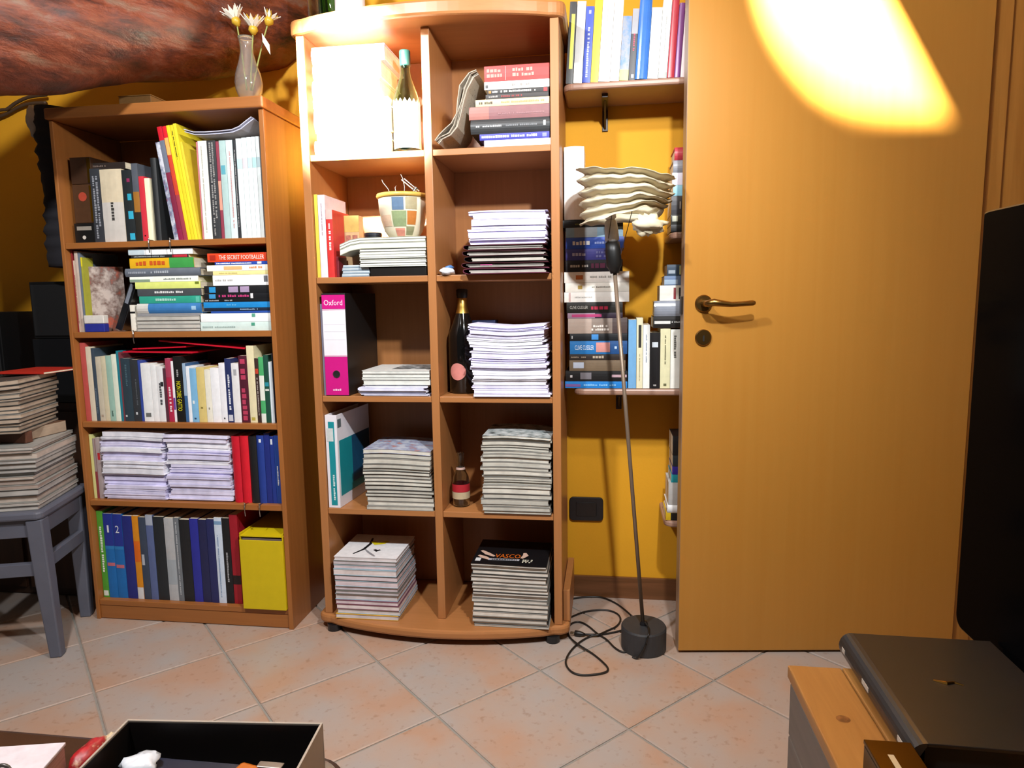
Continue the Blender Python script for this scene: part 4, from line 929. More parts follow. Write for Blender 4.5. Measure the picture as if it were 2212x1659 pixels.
# ---- fourth row, left
z = CZ[3]
tb = empty('ring_binder', (max(px_x(707, 1101, 1.967), -.864), 1.967, z+.0005), R(-4)); tag(tb, 'white ring binder with teal panels', 'binder')
bw = .038; bh = px_z(712, 897, 1.967)-z; TEAL = paint('#178a94', .4, .05, 30)
dbox('side_board', (0, .0022, .0025, .24, 0, bh), WHT, tb, .0008); sb = dbox('side_board', (bw-.0022, bw, .0025, .24, 0, bh), WHT, tb, .0008)
sp = dbox('spine', (0, bw, 0, .0024, 0, bh), WHT, tb, .0008); dbox('papers', (.004, bw-.004, .01, .23, .003, bh-.008), PAGEW, tb)
dbox('teal_panel', (.010, bw-.008, -.0006, -.0001, bh*.03, bh*.93), TEAL, sp, 0); dbox('white_patch', (.004, bw-.012, -.0009, -.0006, bh*.72, bh*.86), paint('#c8d0d0', .5), sp, 0)
mb = MB(); scribble(mb, (bw*.45, -.001, bh*.36), (0, 0, -1), (1, 0, 0), bh*.3, .009, 9); obj('spine_print', mb, paint('#d0e4e4', .5), sp, fix=False)
dbox('teal_panel', (bw, bw+.0005, .012, .235, bh*.12, bh*.72), TEAL, sb, 0); dbox('blue_shade', (bw+.0005, bw+.0008, .10, .235, bh*.2, bh*.72), paint('#1a4a6a', .4), sb, 0)
dbox('logo_patch', (bw, bw+.0005, .006, .03, bh*.86, bh*.95), paint('#5a6468', .5), sb, 0)
MG1 = [pages('#c2beb2'), pages('#b8b5aa'), pages('#ccc8bc')]; MC = [paint('#4a4844', .4), paint('#6d6a64', .4), paint('#989690', .4), paint('#3a3836', .4)]
m4 = sheet_pile(px_x(793, 1100, 1.96), -.5265, 1.962, 2.15, z, px_z(860, 976, 1.96), 15, 'magazine', 'grey-edged magazine, %s in the pile beside the teal binder', 'magazine', 'magazines beside the teal binder', MG1, MC, .004, .004, seed=61, skew=-.009, top=mottle('#b8bcc8', '#8a94b0', '#b07a70', 34))
# ---- fourth row, right
xb = px_x(997, 1093, 2.03)
cp = [(.022, 0), (.027, .004), (.0272, .07), (.024, .092), (.015, .112), (.0115, .125), (.0112, .158), (.0128, .16), (.0128, .168), (.011, .169)]
bottle('small_bottle', 'small clear glass bottle with red and cream labels', xb, 2.03, z+.0005, shell(cp, .002), glass('#dfe4e4'),
  [('red_label', [(.0276, .048), (.0276, .072)], paint('#a8202c', .5)), ('cream_label', [(.0276, .026), (.0276, .0475)], paint('#b8a888', .5)), ('neck_label', [(.0146, .116), (.0129, .123)], paint('#b89a90', .5))])
sheet_pile(px_x(1042, 1105, 1.957), px_x(1188, 1105, 1.957), 1.957, 2.15, z, px_z(1110, 948, 1.957), 22, 'magazine', 'grey-edged magazine, %s in the tall pile beside the clear bottle', 'magazine', 'magazines beside the clear bottle', MG1, MC, .005, .004, seed=71, skew=.002, top=mottle('#c4c8c8', '#8f9898', '#2a2c2e', 30))
# ---- bottom row
z = CZ[4]
M5 = [pages('#d0c0c4'), pages('#ccc4c4'), pages('#c0b8bc'), pages('#d8ccca')]
ml = sheet_pile(px_x(728, 1333, 1.93), px_x(862, 1333, 1.93), 1.93, 2.13, z, px_z(800, 1208, 1.93), 13, 'magazine', 'pink-grey edged magazine, %s in the bottom pile under the white cover', 'magazine', 'magazines of the bottom pile with the white cover', M5, MC+[paint('#c89a3a', .4), paint('#7a4a5a', .4), paint('#a8c0cc', .4)], .003, seed=81, skew=-.004, top=paint('#e0e0e2', .35),
  descs=['glossy white covered magazine with black and yellow drawing, topmost of the bottom pile'])
zq = max(v.co.z for v in ml[-1].data.vertices); xm = px_x(795, 1333, 1.93)-.006
mb = MB().tube([(xm-.06, 2.09, zq+.0008), (xm-.03, 2.05, zq+.0008), (xm-.005, 2.06, zq+.0008), (xm+.02, 2.0, zq+.0008), (xm-.02, 1.965, zq+.0008)], [.0007]*5, 6)
def flat_stroke(name, pts, w, zq_, mat, par):
    mb = MB(); pts = [Vector((*p, zq_)) for p in pts]; vs = []
    for i, p in enumerate(pts):
        t = (pts[min(i+1, len(pts)-1)]-pts[max(i-1, 0)]).normalized(); nrm = Vector((-t.y, t.x, 0)); ww = w*(1-.5*abs(2*i/(len(pts)-1)-1))
        vs += [p-nrm*ww, p+nrm*ww]
    mb.add(vs, [(2*i, 2*i+2, 2*i+3, 2*i+1) for i in range(len(pts)-1)]); return obj(name, mb, mat, par, fix=False)
flat_stroke('cover_drawing', [(xm-.03, 2.10), (xm-.02, 2.05), (xm-.025, 2.0), (xm-.045, 1.96)], .006, zq+.0003, BLK, ml[-1])
flat_stroke('cover_drawing', [(xm-.02, 2.0), (xm+.0, 1.975), (xm+.02, 1.955), (xm+.03, 1.945)], .005, zq+.0003, paint('#8a8a90', .4), ml[-1])
flat_stroke('cover_yellow', [(xm-.02, 2.07), (xm+.0, 2.05), (xm+.02, 2.06), (xm+.03, 2.08)], .013, zq+.0004, paint('#d8c81c', .4), ml[-1])
flat_stroke('cover_drawing', [(xm+.01, 2.0), (xm+.022, 1.99), (xm+.03, 2.0)], .008, zq+.0005, BLK, ml[-1])
mr = sheet_pile(px_x(1022, 1357, 1.925), px_x(1183, 1357, 1.925), 1.925, 2.13, z, px_z(1100, 1226, 1.925), 18, 'magazine', 'grey-edged magazine, %s in the bottom pile under the black cover', 'magazine', 'magazines of the bottom pile with the black cover', [pages('#cfc8be'), pages('#c6bfb4'), pages('#d6cfc4')], MC, .004, .004, seed=91, skew=-.002, top=paint('#121214', .3),
  descs=['glossy black covered music magazine with orange capital title, topmost of the bottom pile'], wave=lambda q: .5+.5*math.cos(q*math.pi*1.1))
o = mr[-1]; zq = max(v.co.z for v in o.data.vertices); xl = px_x(1022, 1357, 1.925)
text_on('cover_title', 'VASCO', (xl+.062, 1.975, zq+.0006), (1, 0, 0), (0, 1, 0), .078, .03, paint('#d8681c', .4), o)
dbox('title_strip', (xl+.045, xl+.14, 1.955, 1.968, zq+.0002, zq+.0004), paint('#a8a8b0', .4), o, 0)
mb = MB(); scribble(mb, (xl+.05, 1.956, zq+.0006), (1, 0, 0), (0, 1, 0), .085, .011, 4); obj('cover_print', mb, BLK, o, fix=False)
for k, p in enumerate(([(xl+.01, 1.99), (xl+.03, 1.975), (xl+.05, 1.96)], [(xl+.012, 2.03), (xl+.035, 2.005), (xl+.06, 1.985)], [(xl+.145, 1.975), (xl+.155, 2.0), (xl+.15, 2.02)])):
    flat_stroke('cover_hand', p, .009, zq+.0003+.0001*k, paint('#c9a896', .4), o)
dbox('barcode', (xl+.006, xl+.022, 1.945, 1.97, zq+.0002, zq+.0004), paint('#d0d0d0', .4), o, 0)
mb = MB(); scribble(mb, (xl+.15, 1.94, zq+.0006), (1, 0, 0), (0, 1, 0), .032, .028, 8, 3); obj('cover_print', mb, paint('#d8d4c0', .4), o, fix=False)
# ---- bottles on top of the bookcase
zt = 1.8325
bpx = [(.030, 0), (.033, .004), (.033, .15), (.028, .19), (.014, .22), (.0135, .26), (.0135, .262)]
bottle('liqueur_bottle', 'slim clear bottle at the rounded corner on top of the two-column bookcase', -.853, 2.03, zt, shell([(r*.75, q) for r, q in bpx]), glass('#e4ece4'), [('cap', [(.0004, .255), (.012, .255), (.012, .28), (.0004, .28)], BLK)])
bottle('liqueur_bottle', 'green glass bottle on top of the two-column bookcase', -.808, 2.01, zt, shell([(r*.85, q) for r, q in bpx]), glass('#7fb890'), [('cap', [(.0004, .255), (.013, .255), (.013, .28), (.0004, .28)], BLK)])
bottle('liqueur_bottle', 'broad dark bottle with white torn label on top of the two-column bookcase', -.742, 2.01, zt, [(.0004, 0)]+[(r*1.28, q) for r, q in bpx]+[(.0004, .262)], paint('#2a1c14', .1), [('white_label', [(.0428, .018), (.0428, .13)], WHT)])
ob = simple_box('case', (-.515, -.485, 2.10, 2.16, zt, zt+.10), BLK, 'small black box on top of the two-column bookcase', 'case')

# ================================================================== NICHE SHELVES
z = 1.6545; WN = 'on the highest wall shelf'; GN = 'books on the highest wall shelf'
row_up(2.092, z, 176, [
 (1222, 1237, 5, '#26282a', 'black book with yellow spine strip', dict(blocks=[(.15, .82, .35, .85, '#dcd84a')])),
 (1238, 1257, 4, '#b6b9ba', 'grey-white book', dict(bands=[(.75, 1, '#e4e4e0')])),
 (1257.5, 1275, 15, '#2d48b0', 'royal blue book with pale vertical print', dict(prints=[(.25, .95, .3, .7, '#b8c0e0', 1)], blocks=[(.05, .1, .35, .65, '#9a9ab0')])),
 (1275.5, 1292, 2, '#e8c41c', 'bright yellow book', {}),
 (1292.5, 1317, -6, '#e6e5de', 'tall white book with spaced grey marks', dict(prints=[(.1, .85, .4, .55, '#b0b0a8', 1)])),
 (1317.5, 1337, -2, '#eae9e2', 'plain white book beside the yellow-footed one', {}),
 (1337.5, 1357, 36, '#5d83b8', 'short blue-grey picture spine with yellow foot', dict(mat=mottle('#5d83b8', '#8f95a0', '#6a88b8', 30), bands=[(.83, 1, '#dfe07a')])),
 (1357.5, 1371, 20, '#35363c', 'dark grey book with pink print', dict(bands=[(0, .35, '#9a9ca4')], prints=[(.35, .6, .3, .75, '#a83a58', 1)], blocks=[(.92, .97, .4, .8, '#d8dce0')])),
 (1371.5, 1398, 2, '#3f74c4', 'thick glossy blue hardback', dict(hard=True, rough=.2)),
 (1398.5, 1421, 18, '#e4e8e0', 'white book beside the thick glossy blue hardback', {}),
 (1421.5, 1440, 2, '#d6dad6', 'white book with grey smudged foot', dict(bands=[(.92, 1, '#9aa09e')], prints=[(.2, .7, .4, .6, '#a8acaa', 1)])),
 (1440.5, 1456, 1, '#a83440', 'crimson book', dict(hard=True, rough=.3)),
 (1456.5, 1469, 8, '#7d4a86', 'purple book', dict(hard=True, rough=.3)),
 (1469.5, 1480, 20, '#d8ccd0', 'pinkish white book beside the purple one', {}),
 ], WN, GN, lean=R(3.6), dmax=.16)
z = .7575; WQ = 'in the mixed stack behind the floor lamp'; GQ = 'books in the mixed stack behind the floor lamp'
stack_abs(2.092, z, [
 (1208, 1346, 474, 490, '#131414', 'black book with olive title, topmost', dict(prints=[(.25, .75, .3, .6, '#6a6a2a', 1)])),
 (1222, 1346, 490, 511, '#7f9db0', 'pale blue-grey book', dict(bands=[(.15, .55, '#8f979c')])),
 (1222, 1348, 511, 535, '#2548a4', 'royal blue book with white title', dict(prints=[(.12, .42, .25, .8, '#d8d8d8', 1), (.5, .8, .35, .65, '#8a9ad0', 1)])),
 (1222, 1342, 535, 559, '#3d3c86', 'indigo book with faded white print', dict(prints=[(.12, .45, .3, .75, '#a8a8c8', 1), (.55, .95, .15, .85, '#6a6aa0', 2)])),
 (1222, 1345, 559, 584, '#18141a', 'black book with grey author print', dict(prints=[(.05, .4, .35, .65, '#b8b4b0', 1), (.45, .85, .2, .85, '#5a1c3a', 1)])),
 (1219, 1359, 584, 607, '#dcd8d0', 'white book with orange oval mark', dict(blocks=[(.18, .29, .3, .7, '#c8743a')], prints=[(.4, .75, .4, .65, '#a8a49c', 1)])),
 (1221, 1359, 607, 627, '#dedad0', 'white book with small yellow emblem', dict(blocks=[(.2, .27, .3, .7, '#b89a4a')], prints=[(.42, .75, .4, .65, '#9a968c', 1)])),
 (1219, 1359, 627, 649, '#dddad4', 'plain white book with pink stripe', dict(blocks=[(.07, .1, .05, .95, '#d0b0ac')], prints=[(.15, .45, .4, .6, '#b4b0aa', 1)])),
 (1224, 1345, 649, 672, '#17150f', 'black book with red script title', dict(text=('CLIVE CUSSLER', '#b8b4ac', .06, .38, .38, .66), prints=[(.44, .78, .2, .8, '#a81c3c', 1)])),
 (1226, 1345, 672, 684, '#2a1c2c', 'thin black book with pink strip', dict(bands=[(0, .5, '#8d7486')], blocks=[(.08, .62, .25, .75, '#a83468')])),
 (1227, 1355, 684, 717, '#84766c', 'thick taupe book with fading spine', dict(bands=[(0, .4, '#a8968a'), (.75, 1, '#4a3c3a')], prints=[(.4, .7, .15, .6, '#d8d0c8', 2)])),
 (1231, 1355, 717, 733, '#14171b', 'black book with small blue picture', dict(blocks=[(.38, .5, .15, .9, '#3a80c0'), (.03, .05, .3, .7, '#b0b0b0')])),
 (1231, 1355, 733, 762, '#1f6cac', 'blue thriller with white author name', dict(text=('CLIVE CUSSLER', '#dce4ea', .09, .42, .32, .68), blocks=[(.46, .7, .15, .88, '#c88a84')], bands=[(.7, 1, '#1e4a80')], prints=[(.78, .95, .35, .65, '#b0c4d8', 1)])),
 (1230, 1351, 762, 775, '#2c2420', 'thin dark brown book with beige print', dict(prints=[(.03, .32, .3, .7, '#8a7a6a', 1), (.42, .65, .2, .85, '#a89a88', 1)])),
 (1230, 1351, 775, 799, '#6f5e4a', 'olive brown book with blue-white label', dict(blocks=[(.07, .26, .25, .8, '#b4bccc')])),
 (1222, 1355, 799, 822, '#141314', 'black book with silver drawing', dict(blocks=[(.24, .42, .2, .85, '#6e6a70'), (.75, .99, .4, .65, '#b89aa4')], prints=[(.04, .14, .3, .7, '#c0bcbc', 1)])),
 (1221, 1355, 822, 837, '#1d7ac8', 'bright blue book, lowest', dict(blocks=[(.01, .25, .2, .6, '#7a5a98')], prints=[(.3, .84, .25, .7, '#7ab4e0', 1)])),
 ], WQ, GQ, px_z(1280, 474, 2.092), d0=.13)
zt = px_z(1280, 474, 2.092)
o = make_book((px_x(1219, 474, 2.10), 2.10, zt+.0008), px_x(1262, 474, 2.10)-px_x(1219, 474, 2.10), px_z(1240, 318, 2.10)-zt, .11, '#eceae6', hard=True)
tag(o, 'thick white volume standing on top of the mixed stack', 'book')
WU = 'standing beside the mixed stack'; GU = 'books standing on the long wall shelf'
row_up(2.092, z, 837, [
 (1357, 1374, 691, '#6fa4d0', 'light blue book', {}), (1374.5, 1388, 687, '#dcd6b4', 'cream book with black title block', dict(blocks=[(.1, .42, .3, .75, '#2a2824')], prints=[(.5, .9, .4, .6, '#a8a284', 1)])),
 (1388.5, 1403, 702, '#d3d4d0', 'white book with faint blue print', dict(prints=[(.15, .6, .35, .65, '#a0aab8', 1)])),
 (1403.5, 1425, 719, '#141214', 'black book with small white picture', dict(blocks=[(.17, .26, .2, .8, '#c8d0d8'), (.93, .96, .35, .65, '#a8a8a8')])),
 (1425.5, 1447, 709, '#d8d4ac', 'pale yellow book with dark vertical print', dict(prints=[(.12, .6, .4, .6, '#7a765a', 1)], blocks=[(.92, .96, .35, .65, '#6a684a')])),
 (1447.5, 1468, 712, '#cfcfc8', 'light grey book with dark vertical print', dict(prints=[(.1, .48, .3, .65, '#6a6a66', 1)])),
 (1468.5, 1490, 712, '#c8c6bc', 'grey-cream book half hidden by the door edge', {}),
 ], WU, GU, dmax=.13)
zt = px_z(1440, 709, 2.092)+.001
stack_abs(2.088, zt, [
 (1441, 1500, 571, 595, '#35485c', 'dark slate blue book with white label, topmost', dict(blocks=[(.05, .3, .2, .5, '#a8b4c0'), (.45, .55, .1, .9, '#b8bc80')])),
 (1435, 1500, 595, 615, '#6d86ac', 'sky blue and grey book', dict(blocks=[(0, .45, .1, .6, '#a8c0d8')])),
 (1425, 1500, 615, 648, '#dcdcd4', 'white book with red and black print', dict(blocks=[(.4, .47, .1, .85, '#8a3438'), (.55, .62, .1, .85, '#3a3a3a')])),
 (1413, 1500, 648, 681, '#8e939e', 'silver grey rounded hardback', dict(hard=True, rough=.15)),
 (1411, 1500, 681, 706, '#1a1614', 'black book with white title block', dict(blocks=[(.03, .42, .35, .6, '#d4d4d0')], prints=[(.45, .65, .4, .6, '#a8a8a4', 1)])),
 ], 'in small stack on the pale yellow book', 'books stacked on the standing books by the door', px_z(1460, 571, 2.088), d0=.11)
stack_abs(2.09, 1.2225, [
 (1457, 1510, 318, 346, '#b03440', 'rounded red volume, topmost', dict(hard=True)),
 (1454, 1510, 346, 373, '#8d8f98', 'rounded grey volume', dict(hard=True)),
 (1452, 1510, 373, 400, '#c6c4d4', 'lilac-white book', {}),
 (1454, 1510, 400, 424, '#86bcd0', 'pale aqua book', {}),
 (1450, 1510, 424, 465, '#3a3a40', 'thick dark grey book', dict(blocks=[(.3, .34, .3, .7, '#b0b0b0')])),
 (1449, 1510, 465, 487, '#24261e', 'black book with white leaf marks', dict(blocks=[(.05, .25, .3, .85, '#c8ccb8')])),
 (1449, 1510, 487, 503, '#131313', 'plain black book, lowest', {}),
 ], 'in stack on the short wall shelf', 'books on the short wall shelf', px_z(1465, 318, 2.09), d0=.13)
stack_abs(2.09, .3455, [
 (1453, 1510, 942, 985, '#1c1a1a', 'thick black book, topmost', {}), (1453, 1510, 985, 1010, '#2a3034', 'dark slate book', {}),
 (1452, 1510, 1010, 1028, '#33288a', 'violet blue book', {}), (1450, 1510, 1028, 1046, '#238e98', 'turquoise book', {}),
 (1444, 1510, 1046, 1097, '#b4b2ae', 'thick grey-white book', {}), (1441, 1510, 1097, 1115, '#cfd0d0', 'white rounded hardback', dict(hard=True)),
 (1438, 1510, 1115, 1132, '#c9a41c', 'yellow-sided black book, lowest', dict(bands=[(.15, 1, '#1c1a18')])),
 ], 'in stack on the lowest wall shelf', 'books on the lowest wall shelf', px_z(1460, 942, 2.09), d0=.12)

# ================================================================== FLOOR LAMP
lb = PZ(1388, 1372, .035); lx, ly = .106, 1.945
fl_ = empty('floor_lamp', (lx, ly, 0)); tag(fl_, 'thin floor lamp with black drum foot and crushed ivory shade', 'floor lamp')
obj('drum_base', MB().lathe([(0, 0), (.064, 0), (.066, .004), (.066, .066), (.063, .071), (0, .072)], 40), paint('#2e2e30', .55, .1, 60), fl_)
tip = PY(1328, 588, 1.93); tip = Vector((tip.x-lx, tip.y-ly, tip.z)); foot = Vector((-.002, 0, .072))
POLE = paint('#7d6c5c', .4, .06, 20, .4)
obj('pole', MB().tube([foot, foot.lerp(tip, .5), tip], .0058, 10), POLE, fl_, smooth=True)
obj('pole_collar', MB().lathe([(0, .072), (.012, .072), (.010, .082), (0, .084)], 16), BLK, fl_, smooth=False)
ad = (tip-foot).normalized()
s0 = tip-ad*.003; s1 = s0+ad*.085
obj('lamp_socket', MB().tube([s0, s0+ad*.012, s0+ad*.02, s0+ad*.06, s1], [.012, .016, .021, .021, .019], 16), paint('#101010', .45), fl_, smooth=True)
obj('bulb_base', MB().tube([s1, s1+ad*.006, s1+ad*.03, s1+ad*.055, s1+ad*.06], [.014, .0195, .0185, .0165, .012], 16), paint('#dcdcd8', .35), fl_, smooth=True)
obj('bulb_tube', MB().tube([s1+ad*.06, s1+ad*.065, s1+ad*.10, s1+ad*.11], [.010, .016, .016, .008], 14), paint('#efeee8', .3), fl_, smooth=True)
shc = PY(1351, 428, 1.93); shc = Vector((shc.x-lx, shc.y-ly, shc.z))
prof = []; LV = 5; SH = .125
for k in range(LV*2+1):
    zz_ = SH/2-SH*k/(LV*2); prof.append((.134-.010*(k/(LV*2)) if k % 2 == 0 else .108, zz_))
fine = []
for (a, b) in zip(prof[:-1], prof[1:]):
    for j in range(4): t = j/4; fine.append((a[0]+(b[0]-a[0])*(1-(1-t)**1.6 if a[0] > b[0] else t**1.6), a[1]+(b[1]-a[1])*t))
fine.append(prof[-1])
def wob(i, a, r, zz_):
    q = Vector((math.cos(a)*1.1, math.sin(a)*1.1, zz_*6))
    n1 = mnoise.noise(q*1.3+Vector((3, 1, 0))); n2 = mnoise.noise(q*4+Vector((0, 5, 2)))
    pinch = max(0, math.cos(a+.5))*max(0, -zz_/(SH/2))      # the crushed side, low and towards the door
    return (r*(1+.05*n1+.025*n2)-.022*pinch, zz_*(1-.10*math.cos(a)) + .012*n1+.005*n2+.028*pinch*1.0)
FAB = paint('#c6bb9f', .8, .05, 25)
sh = obj('shade', MB().lathe(fine, 96, (0, 0, 0), 0, wob), FAB, fl_, shc, (R(3), R(2.5), 0), smooth=True)
mo = sh.modifiers.new('s', 'SOLIDIFY'); mo.thickness = .0014
lump('shade_fold', .042, .03, .026, FAB, fl_, (shc.x+.058, shc.y-.088, shc.z-.082), .5, 8, 24, 14, False, 2.4)
WIR = paint('#3a2c26', .4)
obj('shade_wire', MB().tube([s0+ad*.05+Vector((.02, -.005, 0)), (shc.x+.018, shc.y-.04, shc.z-.035)], .0011, 5), WIR, fl_)
obj('shade_wire', MB().tube([s0+ad*.05+Vector((-.02, -.005, 0)), (shc.x-.035, shc.y-.035, shc.z-.035)], .0011, 5), WIR, fl_)
def cpt(cx, cy, zz_=.0035): p = PZ(1180+cx*.211, 1150+cy*.211, zz_); return Vector((p.x-lx, p.y-ly, zz_))
def smooth_path(pts, n=6):
    pts = [Vector(p) for p in pts]; out = []
    for i in range(len(pts)-1):
        p0, p1, p2, p3 = pts[max(i-1, 0)], pts[i], pts[i+1], pts[min(i+2, len(pts)-1)]
        for k in range(n):
            t = k/n; out.append(.5*((2*p1)+(-p0+p2)*t+(2*p0-5*p1+4*p2-p3)*t*t+(-p0+3*p1-3*p2+p3)*t**3))
    return out+[pts[-1]]
CORD = paint('#191512', .45)
cp1 = [cpt(*p) for p in ((235, 685), (380, 664), (560, 665), (700, 720), (800, 790), (880, 860))]
cp2 = [cpt(225, 880), cpt(400, 812), cpt(600, 795), cpt(720, 830), cpt(760, 890), cpt(720, 960), cpt(620, 1010), cpt(540, 1045, .0095), cpt(440, 1070), cpt(330, 1135), cpt(235, 1235), cpt(200, 1335), cpt(250, 1420), cpt(350, 1460), cpt(500, 1455), cpt(610, 1430), cpt(630, 1390),
       cpt(580, 1330), cpt(470, 1240), cpt(330, 1150, .0095), cpt(240, 1070), cpt(222, 985), cpt(270, 928), cpt(350, 920), cpt(430, 960), cpt(530, 1042), cpt(620, 1100), cpt(700, 1180), cpt(780, 1225), cpt(850, 1215)]
cp3 = [cpt(395, 1045, .006), cpt(480, 1046, .009), cpt(600, 1040), cpt(700, 1022), cpt(790, 1000)]
for c in (cp1, cp2, cp3): obj('power_cord', MB().tube(smooth_path(c), .0030, 6), CORD, fl_, smooth=True)
p, q = cpt(395, 1045, .009), cpt(290, 1030, .009)
pl = obj('plug', MB().tube([p, p.lerp(q, .2), p.lerp(q, .5), p.lerp(q, .95), q], [.004, .006, .0088, .0085, .006], 10), CORD, fl_, smooth=True)
dq = (q-p).normalized()
for s_ in (-.004, .004): obj('pin', MB().tube([q+Vector((-dq.y, dq.x, 0))*s_, q+dq*.014+Vector((-dq.y, dq.x, 0))*s_], .0018, 6), metal('#a8a08c', .3), pl)
obj('foot_cord', MB().tube(smooth_path([Vector((.004, -.012, .084)), Vector((.012, -.03, .078)), Vector((.012, -.055, .0775)), Vector((.008, -.068, .070)), Vector((.0, -.0705, .04)), Vector((-.02, -.0725, .006)), Vector((-.035, -.065, .004))]), .0028, 6), CORD, fl_, smooth=True)

# ================================================================== ON THE SINGLE-COLUMN BOOKCASE
zt = 1.6245; vx, vy = px_x(539, 205, 1.975), 1.975
va = empty('glass_vase', (vx, vy, zt)); tag(va, 'clear glass bud vase with narrow neck and flared lip', 'vase')
vp = [(.024, 0), (.028, .004), (.037, .028), (.0395, .05), (.036, .075), (.026, .105), (.019, .135), (.0185, .155), (.021, .17), (.024, .178)]
VG = glass('#fbfaf4', .06, 'frosted_glass'); VG.node_tree.nodes['Principled BSDF'].inputs['Transmission Weight'].default_value = .93
lathe_obj('glass', shell(vp, .0028), VG, va, 32)
FW, FG = paint('#e8e2d2', .5), paint('#c09a2c', .4)
def flower(label, base, head, axis, size, petals, gold):
    base, head, axis = Vector(base), Vector(head), Vector(axis).normalized()
    o = empty('silk_flower', base); tag(o, label, 'flower', 'silk flowers in the glass vase')
    mid = base.lerp(head, .55)+Vector((0, 0, .01))
    obj('stem', MB().tube(smooth_path([Vector((0, 0, 0)), mid-base, head-base], 4), .0022, 6), paint('#8a8f4a', .6), o, smooth=True)
    side = axis.cross(Vector((0, 1, .2))).normalized(); oth = axis.cross(side)
    obj('calyx', MB().tube([head-base-axis*.012, head-base, head-base+axis*.012], [.005, .014, .011], 10), FG, o, smooth=True)
    for k in range(petals):
        a = 2*math.pi*k/petals+.3*(k % 2); dr = (side*math.cos(a)+oth*math.sin(a)); tl = axis*.9+dr*(.75 if k % 2 else .45); tl.normalize()
        w = tl.cross(dr).normalized()*size*.16; b0 = head-base+axis*.006+dr*.006; L = size*(1 if k % 2 else .85); th = tl.cross(w).normalized()*.0008
        pts = [b0, b0+tl*L*.5+w, b0+tl*L, b0+tl*L*.5-w]
        mb = MB(); mb.add([p+th for p in pts]+[p-th for p in pts], [(0, 1, 2, 3), (7, 6, 5, 4)]+[(i, (i+1) % 4, (i+1) % 4+4, i+4) for i in range(4)])
        obj('petal', mb, FG if (gold and k % 2 == 0) else FW, o)
    return o
def vpx(u, v, y=1.972): p = PY(u, v, y); return p
flower('silk flower with brush of white petals bending outwards over the vase lip', (vx-.004, vy-.006, zt+.03), vpx(511, 48), (-.35, -.1, 1), .042, 20, False)
fb = flower('golden silk flower with white petal tips in the glass vase', (vx+.004, vy, zt+.03), vpx(547, 66), (.1, -.15, 1), .044, 20, True)
fc = flower('small upright golden silk flower with a long hanging leaf', (vx+.006, vy+.006, zt+.03), vpx(580, 47, 1.985), (.45, .1, 1), .030, 14, True)
b0 = fc.location
lf = [vpx(566, 72)-b0, vpx(572, 90)-b0, vpx(584, 118)-b0, vpx(575, 97)-b0]; mb = MB(); th = Vector((0, .0012, 0))
lf[1] += Vector((-.006, 0, 0)); lf[3] += Vector((.010, 0, 0))
mb.add([p+th for p in lf]+[p-th for p in lf], [(0, 1, 2, 3), (7, 6, 5, 4)]+[(i, (i+1) % 4, (i+1) % 4+4, i+4) for i in range(4)]); obj('leaf', mb, paint('#dcdcd0', .4), fc)
tk = simple_box('carton', (px_x(256, 215, 2.0), px_x(325, 205, 2.0), 2.0, 2.14, zt+.0004, zt+.042), paint('#a47a48', .6), 'tan cardboard box lying on top of the single-column bookcase', 'carton')
dbox('lid_flap', (-.001, px_x(325, 205, 2.0)-px_x(256, 215, 2.0)+.001, -.001, .141, .0422, .045), paint('#b08850', .6), tk)

# ================================================================== SHADOWED CORNER BEYOND THE BOOKCASE
dk = empty('hanging_cloth', (-1.765, 2.06, 1.16)); tag(dk, 'dark bunched cloth hanging beside the single-column bookcase', 'cloth')
mb = MB(); prof = []
for k in range(41): prof.append((.056+.003*math.sin(k*1.9)+.0025*math.sin(k*4.7), .50-.0125*k))
obj('cloth', MB().lathe([(0, .505)]+prof+[(0, -.005)], 18, (0, 0, 0), 0, lambda i, a, r, zz_: (r*(1+.08*math.sin(3*a+i*.25)), zz_)), paint('#1c1a20', .9), dk, smooth=True)
lump('pale_end', .024, .030, .045, paint('#a9a49c', .7), dk, (-.046, -.03, .455), .4, 4, 18, 12, False)
cab = simple_box('low_cabinet', (-2.36, -1.75, 2.085, 2.265, .002, .70), wood('#2f1a0e', '#3d2413', (40, 40, 4), .5, .3, 'dark_cabinet'), 'dark brown low cabinet in the shadow behind the stool', 'cabinet')
dbox('cabinet_door', (.02, .29, -.012, -.0003, .03, .67), wood('#2f1a0e', '#3d2413', (40, 40, 4), .5, .3), cab); dbox('cabinet_door', (.31, .58, -.012, -.0003, .03, .67), wood('#2f1a0e', '#3d2413', (40, 40, 4), .5, .3), cab)
def speaker(d, label):
    o = simple_box('loudspeaker', d, paint('#0d0d0e', .4), label, 'loudspeaker')
    w, hh = d[1]-d[0], d[5]-d[4]
    dbox('grille', (.008, w-.008, -.006, -.0002, .01, hh-.01), paint('#08080a', .8), o, .002)
speaker((-2.31, -2.09, 2.10, 2.25, .7005, 1.015), 'wide black loudspeaker on the dark cabinet away from the bookcase')
speaker((-1.955, -1.775, 2.095, 2.25, .922, 1.115), 'black loudspeaker beside the single-column bookcase')
bx = simple_box('amplifier', (-1.96, -1.765, 2.09, 2.25, .7005, .9215), paint('#101114', .35), 'black stereo unit with silver strip under the loudspeaker', 'stereo unit')
dbox('silver_strip', (.15, .165, -.0015, -.0002, .02, .19), metal('#8a8c90', .35), bx, 0)
def cable(pts, label):
    tag(obj('cable', MB().tube(smooth_path(pts), .006, 8), paint('#4a3420', .6), smooth=True), label, 'cable', 'brown cables on the yellow wall')
cable([PY(u, v, 2.262) for u, v in ((-60, 250), (0, 238), (15, 236), (35, 222), (62, 210), (100, 205))], 'brown cable curving up the yellow wall under the log beam')
